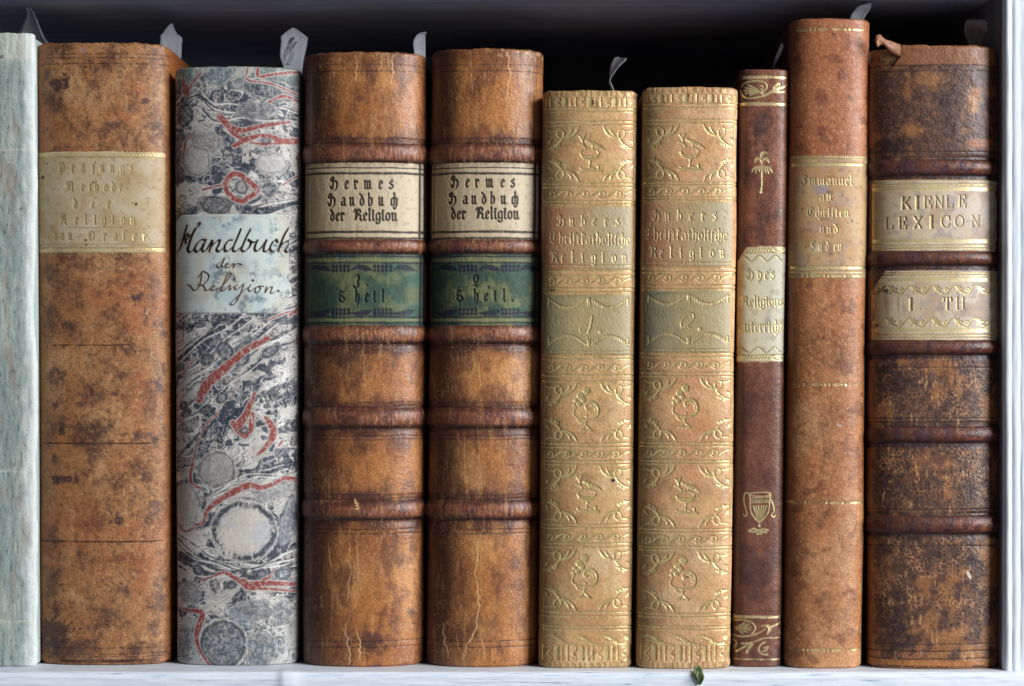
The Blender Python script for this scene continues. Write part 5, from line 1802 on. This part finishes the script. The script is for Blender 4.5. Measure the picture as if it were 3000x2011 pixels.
def chain(P, M, y, x0, x1, brk=.5, seed=1):
    x = x0
    rs = np.random.RandomState(seed)
    k = 0
    while x < x1:
        v = 1.0 if rs.rand() > brk * .5 else .3
        if k % 3 == 0:
            P.stroke(M, [(x, y), (x + 14, y - 3), (x + 30, y)], 1.7, val=v)
            P.stroke(M, [(x, y), (x + 14, y + 3), (x + 30, y)], 1.7, val=v)
            P.stroke(M, [(x + 4, y), (x + 28, y)], 1.6, val=v)
            x += 37
        else:
            P.dot(M, x + 2, y, 4.6, v)
            x += 12 if k % 3 == 1 else 11
        k += 1

b.recess = [(455, 815, -0.975, 0.985, 0)]


def paint9(P):
    X, Y = P.A, P.Y
    leather(P, (172, 110, 66), (96, 58, 40), (200, 146, 100), 0.55, 150, 16, 0.3, 1.0, 1.1)
    P.mixc((164, 92, 62), .5 * (1 - sst(500, 1000, Y + 80 * fbm(X, Y, 200, 3, 5))))
    P.mixc((212, 156, 108), .45 * sst(.1, .6, fbm(X, Y, 12, 4, 26, .65)))
    P.mixc((100, 54, 38), .55 * sst(.25, .6, fbm(X, Y, 60, 5, 36)))
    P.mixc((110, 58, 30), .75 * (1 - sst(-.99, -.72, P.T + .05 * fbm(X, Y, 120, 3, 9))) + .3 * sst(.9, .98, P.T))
    P.mixc((214, 176, 134), .35 * sst(.2, .6, fbm(X, Y, 80, 5, 46)) * sst(1500, 1900, Y) * sst(-.2, .6, P.T))
    P.mixc((120, 70, 44), .5 * (1 - sst(56, 66, Y)))
    for x, y, r in ((2434, 100, 4), (2506, 190, 2.5), (2416, 348, 2.5), (2406, 990, 5), (2391, 985, 3)):
        blot(P, x, y, r, r, (74, 44, 38), .8, x)
    P.mixc((196, 190, 186), .9 * np.exp(-(((X - 2454 - (Y - 1247) * 1.5) / 7) ** 2 + ((Y - 1247) / 3) ** 2)))
    M = P.new()
    chain(P, M, 87, 2333, 2412, .1, 3)
    chain(P, M, 86, 2434, 2530, .1, 4)
    chain(P, M, 1127, 2315, 2524, .6, 5)
    chain(P, M, 1473, 2306, 2526, .7, 6)
    chain(P, M, 1906, 2312, 2520, .8, 7)
    P.gild(M, .16, 1, .4, 5, (110, 70, 36))
    P.H += 0.06 * fbm(X, Y, 24, 4, 71)


P = Patch(b, b.top, b.bot)
paint9(P)
P.build('spine', skin_m, skirt=True, topround=True, botround=True)
P = Patch(b, 455, 815, -0.975, 0.985, step=1.5)
X, Y = P.X, P.Y
P.C[:] = lin((190, 154, 110))
P.mixc((176, 128, 84), .7 * sst(-.1, .5, fbm(X, Y, 90, 5, 4)))
P.mixc((166, 140, 128), .5 * sst(.1, .5, fbm(X, Y, 60, 5, 14)))
P.mixc((110, 80, 60), .4 * sst(.25, .6, fbm(X, Y, 16, 5, 24)))
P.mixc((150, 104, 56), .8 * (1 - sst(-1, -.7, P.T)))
P.mixc((142, 130, 96), .5 * sst(.9, .99, P.T))
blot(P, 2400, 555, 26, 16, (150, 138, 146), .8, 4)
blot(P, 2424, 565, 10, 12, (110, 96, 92), .7, 5)
blot(P, 2385, 730, 16, 14, (206, 190, 176), .6, 6)
blot(P, 2420, 730, 20, 20, (140, 110, 104), .5, 7)
P.mixc((120, 84, 62), (1 - sst(466, 469, Y + 2 * fbm(X, Y, 8, 2, 3))) * .3)
for x, y, r in ((2490, 648, 3), (2347, 612, 2), (2427, 744, 2)):
    P.mixc((60, 40, 36), 1 - sst(r - 1, r + 1, np.hypot(X - x, Y - y)))
M = P.new()
P.hline(M, 482, 4.5, wob=.3)
P.hline(M, 784, 4.5, wob=.3)
for yy, o_ in ((459, 1), (797, 1)):
    for i in range(34):
        P.dot(M, 2316 + i * 6.8, yy + (0 if yy > 600 else 1), 2.7)
P.hline(M, 466, 1.2, brk=.4)
chain(P, M, 809, 2312, 2526, .2, 9)
kw = dict(r=2.2, thin=.9)
text_fit(P, M, 'Jmmanuel', 2343, 2492, 542, 18, **kw)
text_fit(P, M, 'an', 2396, 2432, 588, 18, **kw)
text_fit(P, M, 'CxriSten', 2360, 2482, 635, 17, **kw)
text_fit(P, M, 'und', 2396, 2452, 683, 17, **kw)
text_at(P, M, 'Jude', [2368, 2392, 2414, 2437], 734, 18, **kw)
letter(P, M, 'n', 2449, 734, 18, **kw)
P.gild(M, .15, .8, .5, 12, (160, 134, 92))
P.B[:] = .6
P.build('title_label', glabel_m, offset=0.14, edge_drop=0.17, edgew=2)
book_body(b, skin_m, page_m, (66, 32, 20))  # board colour darkened to carry the shade of the unlit left side

# ================================================================== book 10: dark crackled, raised bands
b = Book('dark_crackled_book', 'dark crackled leather book with two pale gilt labels and torn top, beside the white upright',
         132, (2545, 2545), (2930, 2934), -0.010, 0.0105, 2.5, 2.0, cround=7, rr=11, jag=1.3)
B10 = [(491, 24, 1.6), (756, 23, 1.9), (1018, 23, 1.9), (1274, 25, 1.8), (1538, 28, 2.0)]

b.recess = [(527, 737, -0.955, 0.965, 8), (793, 999, -0.97, 0.965, 66)]


def paint10(P):
    X, Y = P.A, P.Y
    leather(P, (146, 94, 56), (72, 46, 38), (184, 130, 82), 0.45, 140, 26, 0.3)
    n = fbm(X, Y, 120, 6, 7, .62, .85, 1.2)
    cen = 1 - sst(.55, .98, np.abs(P.T + .05))
    P.mixc((58, 40, 42), .90 * sst(-.34, .12, n + .22 * cen - .16 + .25 * (Y < 470) - .2 * sst(1600, 1900, Y) + .15 * sst(1030, 1150, Y) * (1 - sst(1500, 1600, Y))))
    P.mixc((52, 40, 48), .6 * sst(.25, .5, fbm(X, Y, 60, 5, 17, .6)))
    # pale crackle
    f1, f2, _ = voro(X + 3 * fbm(X, Y, 20, 3, 3), Y + 3 * fbm(X, Y, 20, 3, 4), 12.5, 8)
    g1, g2, _ = voro(X + 5 * fbm(X, Y, 30, 3, 5), Y, 9.0, 9)
    area_ = sst(1030, 1080, Y) * (1 - .3 * sst(1750, 1900, Y)) * (.5 + .5 * sst(-.3, .3, fbm(X, Y, 120, 3, 51)))
    P.mixc((206, 150, 98), .8 * (1 - sst(.03, .20, f2 - f1)) * area_ * (1 - sst(.75, .97, np.abs(P.T))) * sst(-.25, .4, fbm(X, Y, 46, 4, 133)))
    P.mixc((150, 100, 66), .30 * (1 - sst(.03, .30, g2 - g1)) * (1 - .6 * area_))
    P.mixc((170, 112, 70), .30 * sst(.0, .6, fbm(X, Y, 16, 4, 131, .7)))
    P.mixc((210, 160, 110), .6 * sst(.36, .62, fbm(X, Y, 30, 5, 61, .7, .5, 1.8)) * sst(1030, 1080, Y))
    P.mixc((156, 96, 54), .7 * sst(.90, .97, np.abs(P.T + .01)))
    P.mixc((144, 92, 58), .85 * (1 - sst(184, 197, Y + 5 * fbm(X, Y, 40, 4, 5))))
    P.mixc((180, 116, 62), .8 * sst(1925, 1945, Y + 6 * fbm(X, Y, 40, 4, 6)))
    for by, hw, hh in B10:
        nn = fbm(X, Y, 50, 4, 5)
        P.mixc((44, 28, 32), .85 * (1 - sst(hw - 2, hw + 16, np.abs(Y - by - 5) + 10 * nn)))
        P.mixc((98, 54, 40), .85 * (1 - sst(hw - 9, hw - 2, np.abs(Y - by + 1) + 3 * nn)))
        P.mixc((66, 38, 48), .75 * (1 - sst(hw - 8, hw, np.abs(Y - by))) * sst(.0, .3, fbm(X, Y, 34, 4, int(by), .5, 1, 3)))
        P.mixc((160, 94, 62), .55 * (1 - sst(hw - 10, hw - 3, np.abs(Y - by + 3))) * sst(-.1, .5, fbm(X, Y, 18, 4, int(by) + 3)) * sst(-.4, .7, P.T))
    for x, y, rx, ry, a in ((2606, 1870, 46, 60, .7), (2650, 1880, 50, 34, .8), (2760, 1120, 20, 60, .6), (2620, 1120, 40, 50, .6), (2640, 1430, 50, 40, .7), (2830, 1450, 30, 60, .6), (2740, 1620, 20, 20, .7),
                            (2835, 1635, 18, 20, .9), (2850, 1870, 50, 20, .5), (2770, 320, 30, 90, .7), (2600, 430, 60, 26, .8), (2880, 310, 26, 26, .5), (2630, 1790, 20, 50, .8), (2780, 1630, 14, 14, .6)):
        blot(P, x, y, rx * 1.1, ry * 1.1, (52, 36, 38), a * .95, int(x + y), 1.0, .4, 1.15)
    blot(P, 2710, 235, 50, 30, (176, 118, 66), .5, 3)
    blot(P, 2660, 380, 30, 20, (176, 118, 66), .6, 4)
    blot(P, 2870, 420, 50, 16, (184, 114, 68), .7, 5)
    M = P.new()
    for y, v in ((192, .9), (208, .7), (445, .8), (461, .7), (1050, .5), (1077, .8), (1226, .8), (1238, .8), (1309, .7), (1493, .9), (1505, .6), (1601, .9), (1889, .8), (1909, 1), (1932, 1)):
        P.hline(M, y, 2.0, val=v, brk=.4, wob=.9, seed=4)
    P.mixc((46, 26, 26), M * .9)
    P.H -= .13 * M
    M = P.new()
    P.hline(M, 1955, 3.4, 2560, 2880, brk=.6)
    P.mixc((50, 28, 26), M * .8)
    P.mixc((226, 206, 186), .95 * (1 - sst(.6, 1.1, np.hypot((X - 2828 - (Y - 1685) * .5) / 6, (Y - 1685) / 15))))
    P.H += -.05 * (1 - sst(.03, .16, f2 - f1)) * area_ + .07 * fbm(X, Y, 24, 4, 71) + .25 * fbm(X, Y, 420, 2, 72)
    P.H += -0.22 * sum(np.exp(-((np.abs(Y - by) - hw - 4) / 8.0) ** 2) for by, hw, hh in B10)


P = Patch(b, b.top, b.bot)
paint10(P)
# the missing corner of the head
ed = np.interp(P.X, [2540, 2560, 2590, 2600, 2612, 2622, 2632, 2640], [186, 172, 182, 188, 190, 176, 160, 0]) + 4 * fbm(P.X, P.Y * 0, 14, 3, 3)
P.keep = ~((P.Y < ed) & (P.X < 2638))
P.build('spine', crack_m, skirt=True, topround=True, botround=True)
for by, hw, hh in B10:
    band(b, by, hw, hh, paint10, crack_m)
# lining showing through the tear
P = Patch(b, 141, 205, -0.985, -0.44, step=2)
P.C[:] = lin((150, 108, 66))
P.mixc((92, 58, 38), .8 * sst(-.1, .5, fbm(P.X, P.Y, 24, 5, 3)))
P.mixc((60, 38, 30), .6 * sst(2585, 2640, P.X))
P.H += .15 * fbm(P.X, P.Y, 20, 4, 4) - .25 * sst(2560, 2640, P.X)
P.R[:] = .5
o = P.build('spine_lining', crack_m, offset=-0.75)
# curled flap of torn leather
def flap():
    cen = np.array([(2640, 150, .2), (2622, 146, -.6), (2606, 138, -1.5), (2592, 127, -2.6), (2580, 117, -3.4), (2569, 118, -4.2), (2566, 130, -4.6)])
    n = 42
    ti = np.linspace(0, len(cen) - 1, n)
    c = np.array([[np.interp(t, range(len(cen)), crv(cen[:, [i, 2]], 1)[:, 0] if False else cen[:, i]) for i in range(3)] for t in ti])
    m = 20
    vs = []
    cols = []
    wd = np.interp(ti, [0, 1, 2, 3, 4, 5, 6], [20, 19, 17, 14, 14, 12, 7])
    for i in range(n):
        for j in range(m):
            v = j / (m - 1) * 2 - 1
            w = wd[i] * (1 + .10 * math.sin(ti[i] * 2.3 + v * 2))
            x = c[i, 0] + .35 * v * w
            y = c[i, 1] + v * w + .8 * math.sin(i * .15 + v * 2)
            dep = c[i, 2] * 1.0 + 1.6 * v * v 
            yy = b.yc + 0.0012 + dep * 0.00035
            k = (D + yy) / D
            vs.append(((x - 1500) * S * k * 1.002, yy, (CY - y) * S * k))
    vs = np.array(vs)
    f = grid_faces(n, m)
    X = np.array([[ti[i] * 20, j * 2] for i in range(n) for j in range(m)], float)
    C = np.tile(lin((156, 104, 68)), (len(vs), 1))
    s_ = sst(0, .5, fbm(X[:, 0], X[:, 1], 14, 4, 3))[:, None]
    C = C * (1 - .5 * s_) + lin((120, 66, 48)) * .5 * s_
    o = link_mesh('torn_flap', vs, f, crack_m, b.root, attrs={'paint': C, 'mask': np.tile([0, .4, 1.0], (len(vs), 1))})
    md = o.modifiers.new('thickness', 'SOLIDIFY')
    md.thickness = 0.0006
    md.offset = 0
    return o


flap()


def lab10(y0, y1, second):
    P = Patch(b, y0, y1, -0.955 if not second else -0.97, 0.965, step=1.5)
    X, Y = P.X, P.Y
    L, R = X[:, :1], X[:, -1:]
    if second:
        P.keep = ((X - L) * 1.75 + (Y - y0) > 62) & (((R - X) + (y1 - Y)) > 14) & ((R - X) > 3 * np.abs(fbm(X * 0, Y, 30, 3, 3)))
    else:
        P.keep = ((R - X) > 2 + 6 * sst(.1, .5, fbm(X * 0, Y, 60, 3, 3))) & ((Y - y0) + (X - L) > 3)
    P.C[:] = lin((200, 178, 146))
    P.mixc((206, 190, 176), .7 * sst(-.3, .5, P.T + .4 * fbm(X, Y, 70, 4, 4)))
    P.mixc((176, 140, 116), .6 * sst(0, .5, fbm(X, Y, 70, 5, 14)))
    P.mixc((150, 138, 134), .5 * sst(.1, .5, fbm(X, Y, 34, 5, 24)))
    P.mixc((160, 128, 80), .75 * (1 - sst(-.97, -.6, P.T)))
    if second:
        for x, a in ((2590, .6), (2596, .5), (2625, .5), (2655, .4), (2640, .3)):
            P.mixc((120, 92, 70), a * np.exp(-((X - x - (Y - 900) * .06) / 3.5) ** 2) * np.exp(-((Y - 890) / 50) ** 2))
        P.mixc((56, 44, 40), .9 * (1 - sst(.5, 1.2, np.hypot((X - 2598) / 14, (Y - 853) / 9) + .4 * fbm(X, Y, 12, 3, 2))))
    M = P.new()
    Wd = P.new()
    edge = 6.5
    for i in range(62):
        x = 2562 + i * 5.95
        for yy in (y0 + edge - (5 if not second else 0), y1 - edge - 2):
            P.dot(M, x, yy, 2.4)
    for yy, r in (((y0 + 14), 1.7), (y0 + 26, 5.6), (y1 - 31, 5.6), (y1 - 17, 1.7)):
        P.hline(Wd if r > 3 else M, yy, r, wob=.4, brk=.0)
    for x in (2558, 2912, 2921):
        P.stroke(M, [(x, y0 + 10), (x - 1, y1 - 8)], 1.5, smooth=False)
    kw = dict(font=RO, thin=.9)
    z = lambda v: 2530 + v / 2.8
    M2 = P.new()
    if not second:
        for ch, x, r, vv in zip('KIENLE', (285, 394, 462, 548, 642, 745), (3.4, 4.6, 2.6, 2.4, 2.2, 2.6), (1, 1, .8, .7, .7, .9)):
            letter(P, M2, ch, z(x), 612 - (x - 285) * .012, 33, r=r, val=vv, **kw)
        for ch, x, r, vv in zip('LEXICON', (160, 262, 378, 510, 602, 712, 850), (2.2, 2.6, 3.0, 4.2, 2.8, 2.4, 2.2), (.6, .9, 1, 1, .9, .9, .7)):
            letter(P, M2, ch, z(x), 671 - (x - 160) * .01, 33, r=r, val=vv, **kw)
    else:
        letter(P, M2, 'I', z(344), 908, 32, r=4.2, **kw)
        letter(P, M2, '.', z(425), 908, 32, r=3, **kw)
        letter(P, M2, 'T', z(622), 906, 32, r=3.4, **kw)
        letter(P, M2, 'H', z(722), 905, 32, r=2.6, **kw)
        letter(P, M2, '.', z(835), 905, 32, r=3, **kw)
        for yy in (849, 945):
            for i in range(6):
                x = 2562 + i * 64.5 + (0 if yy < 900 else -4)
                P.stroke(M, [(x + 8, yy + 6), (x + 2, yy + 2), (x + 6, yy - 4), (x + 12, yy + 2), (x + 8, yy + 11), (x - 2, yy + 13), (x - 10, yy + 8)], 2.0)
                P.stroke(M, [(x + 14, yy + 4), (x + 22, yy - 8), (x + 36, yy - 11), (x + 48, yy - 5)], 1.8)
                P.stroke(M, [(x + 36, yy - 8), (x + 44, yy), (x + 52, yy + 10)], 4.2, taper=(.7, 1.3, .5))
                P.stroke(M, [(x + 46, yy - 12), (x + 44, yy), (x + 36, yy + 8)], 3.0, taper=(.5, 1.2, .5))
                P.stroke(M, [(x + 40, yy - 4), (x + 56, yy - 2)], 2.2)
    P.gild(M, .13, .95, .25, 8, (150, 120, 60))
    P.gild(M2, .30, .75, .3, 9, (120, 92, 58))
    P.G = np.maximum(P.G, .85 * Wd * (1 - .4 * sst(0, .5, fbm(X, Y, 12, 3, 4, .5, .3, 2))))
    P.H -= .05 * Wd
    P.B[:] = .5
    P.build('title_label' if not second else 'volume_label', glabel_m, offset=0.2, edge_drop=0.23, edgew=2)


lab10(527, 737, False)
lab10(793, 999, True)
book_body(b, crack_m, page_m, (96, 60, 40))

# ================================================================== paper slips and ribbons
slip_m = plain_mat('slip_paper', (198, 200, 208), (216, 218, 224), (600, 600, 200), 0.7, 0.3, 0.0003, trans=0.25)
slip_grey = plain_mat('grey_slip_paper', (196, 184, 176), (214, 202, 194), (600, 600, 200), 0.75, 0.3, 0.0003)
ink_m = plain_mat('slip_ink', (38, 34, 44), (52, 46, 58), (900, 900, 900), 0.6)
rib_m = plain_mat('green_silk', (62, 84, 44), (150, 168, 120), (900, 900, 200), 0.6, 0.5, 0.0003)


def world(x, y, yy):
    k = (D + yy) / D
    return ((x - 1500) * S * k, yy, (CY - y) * S * k)


def strip(name, rows, mat, label, cat, th=0.00022, parent=None, sub=6, group=None):
    """rows: list of ((xl,yl,depth),(xr,yr,depth)) from the bottom up, photo pixels and depth in mm"""
    a = np.array([r[0] for r in rows], float)
    c = np.array([r[1] for r in rows], float)

    def cr3(p):
        q = np.vstack([2 * p[0] - p[1], p, 2 * p[-1] - p[-2]])
        out = []
        for i in range(1, len(q) - 2):
            t = np.linspace(0, 1, sub, endpoint=False)[:, None]
            e, f, g, h = q[i - 1], q[i], q[i + 1], q[i + 2]
            out.append(0.5 * ((2 * f) + (-e + g) * t + (2 * e - 5 * f + 4 * g - h) * t ** 2 + (-e + 3 * f - 3 * g + h) * t ** 3))
        out.append(p[-1:])
        return np.vstack(out)
    A, C = cr3(a), cr3(c)
    m = 9
    vs = []
    for i in range(len(A)):
        for j in range(m):
            f = j / (m - 1)
            p = A[i] * (1 - f) + C[i] * f
            vs.append(world(p[0], p[1], p[2] * 0.001 + 0.0006 * math.sin(f * 3.1)))
    o = link_mesh(name, np.array(vs), grid_faces(len(A), m), mat)
    bs_ = np.array(vs[m // 2])
    o.data.transform(__import__('mathutils').Matrix.Translation([-v for v in bs_]))
    o.location = bs_
    md = o.modifiers.new('thickness', 'SOLIDIFY')
    md.thickness = th
    md.offset = 0
    if label:
        tag(o, label, cat, group)
    return o


SG = 'paper slips marking places in the books'
strip('paper_slip', [((44, 160, 32), (196, 180, 26)), ((52, 100, 32), (176, 160, 27)), ((62, 82, 32), (134, 118, 28)), ((76, 52, 31), (108, 60, 29)), ((80, 32, 30), (92, 28, 29)), ((64, 14, 29), (66, 8, 29)), ((46, 10, 30), (46, 6, 30))],
      slip_m, 'curled white paper slip rising behind the pale blue-green book at far left', 'bookmark', group=SG)
strip('paper_slip', [((470, 190, 40), (530, 190, 44)), ((470, 112, 38), (532, 132, 44)), ((478, 98, 38), (533, 112, 44)), ((490, 80, 38), (516, 96, 42)), ((503, 69, 39), (506, 70, 40))],
      slip_m, 'pointed white paper slip behind the mottled brown book', 'bookmark', group=SG)
s3 = strip('paper_slip', [((834, 240, 34), (886, 235, 38)), ((830, 195, 34), (886, 200, 38)), ((821, 166, 33), (892, 165, 39)), ((824, 120, 33), (901, 118, 40)), ((824, 108, 33), (898, 108, 40)), ((842, 92, 33), (874, 90, 37)), ((858, 82, 34), (861, 82, 35))],
           slip_m, 'broad pentagonal paper slip with ink strokes, above the marbled book', 'bookmark', group=SG)


def ink(paths, parent):
    vs, fs = [], []
    for pts, r in paths:
        p = crv(pts, 6)
        for i in range(len(p)):
            d = p[min(i + 1, len(p) - 1)] - p[max(i - 1, 0)]
            d = d / (np.hypot(*d) + 1e-9)
            w = r * (0.4 + .6 * math.sin(math.pi * (i + .5) / len(p)))
            for sg in (-1, 1):
                q = p[i] + sg * w * np.array([-d[1], d[0]])
                f = (q[0] - 826) / 72
                vs.append(world(q[0], q[1], (33 + f * 6.2) * .001 - .0004))
            if i:
                n = len(vs)
                fs.append((n - 4, n - 3, n - 1, n - 2))
    return link_mesh('ink_strokes', np.array(vs), fs, ink_m, parent)


ink([([(835, 174), (840, 150), (850, 130), (862, 112)], 1.6), ([(849, 128), (855, 116), (861, 110), (860, 118)], 1.8), ([(838, 180), (836, 172), (835, 160)], 1.2), ([(848, 160), (854, 146), (866, 128), (874, 122)], 1.6),
     ([(850, 186), (856, 166), (860, 150)], 1.3), ([(838, 182), (846, 190), (852, 186)], 1.3)], s3)
strip('paper_slip', [((1216, 190, 30), (1246, 190, 33)), ((1214, 154, 30), (1246, 158, 33)), ((1211, 132, 30), (1246, 140, 33)), ((1214, 114, 30), (1246, 118, 33)), ((1226, 100, 30), (1246, 104, 33)), ((1247, 94, 31), (1250, 99, 32))],
      slip_m, 'narrow curved white paper slip behind the banded book numbered 1', 'bookmark', group=SG)
strip('paper_slip', [((1802, 290, 24), (1800, 290, 25)), ((1797, 262, 24), (1794, 264, 25)), ((1790, 244, 24), (1785, 246, 25)), ((1788, 232, 24), (1786, 234, 25.5)), ((1806, 204, 24), (1786, 222, 26)), ((1818, 190, 24), (1789, 196, 27)), ((1834, 176, 24), (1798, 172, 27)), ((1832, 171, 24), (1806, 168, 27))],
      slip_m, 'twisted grey paper slip above the gilt tan book numbered 1', 'bookmark', group=SG)
strip('paper_slip', [((2262, 220, 7), (2267, 220, 7.4)), ((2264, 198, 6), (2269, 198, 6.5)), ((2270, 176, 5), (2276, 178, 5.6)), ((2278, 154, 4), (2287, 158, 5)), ((2287, 134, 3.4), (2294, 138, 4)), ((2289, 127, 3), (2294, 129, 4))],
      slip_m, 'hair-thin white paper slip above the thin dark book', 'bookmark', group=SG)
strip('paper_slip', [((2490, 80, 13), (2532, 80, 14)), ((2492, 52, 13), (2532, 55, 14)), ((2499, 36, 13), (2541, 40, 14)), ((2512, 22, 12), (2551, 24, 13)), ((2530, 15, 12), (2552, 17, 13)), ((2551, 10, 12), (2553, 12, 12.5))],
      slip_m, 'small curled paper slip above the tallest book', 'bookmark', group=SG)
strip('paper_slip', [((2852, 180, 20), (2876, 180, 21)), ((2842, 138, 20), (2876, 138, 21)), ((2826, 100, 20), (2884, 118, 21)), ((2827, 70, 19), (2896, 108, 20)), ((2834, 60, 18), (2914, 104, 14)), ((2850, 58, 18), (2914, 80, 13)), ((2880, 57, 17), (2902, 66, 14))],
      slip_grey, 'brownish paper slip in the shade above the dark crackled book', 'bookmark', group=SG)

# green ribbon end hanging out below book 7
def ribbon():
    root = strip('ribbon_bookmark', [((2034, 1953, -13), (2052, 1953, -13.4)), ((2034, 1962, -14.6), (2056, 1961, -15.2)), ((2032, 1973, -16.9), (2060, 1972, -17.2)), ((2038, 1986, -17.6), (2062, 1986, -18.0)), ((2043, 1998, -17.4), (2056, 2000, -17.8)), ((2044, 2005, -17.3), (2048, 2007, -17.6))],
                 rib_m, 'frayed green silk ribbon end hanging over the shelf edge', 'ribbon bookmark', th=0.0005)
    rs = np.random.RandomState(3)
    vs, fs = [], []
    for i in range(70):
        x = 2035 + rs.rand() * 24
        y = 1958 + rs.rand() * 34
        l = 8 + rs.rand() * 12
        dx = rs.randn() * 3.5 + (1.5 if x > 2048 else -.5)
        w = .55
        dp = -17.9 - rs.rand() * .8 if y > 1966 else -15.6
        n = len(vs)
        for t in (0, .5, 1):
            px_, py_ = x + dx * t + 1.5 * math.sin(t * 4 + i), y + l * t
            ww = w * (1 - .7 * t)
            vs.append(world(px_ - ww, py_, dp * .001))
            vs.append(world(px_ + ww, py_, dp * .001 - .0001))
        fs += [(n, n + 1, n + 3, n + 2), (n + 2, n + 3, n + 5, n + 4)]
    link_mesh('ribbon_threads', np.array(vs), fs, rib_m, root)


ribbon()
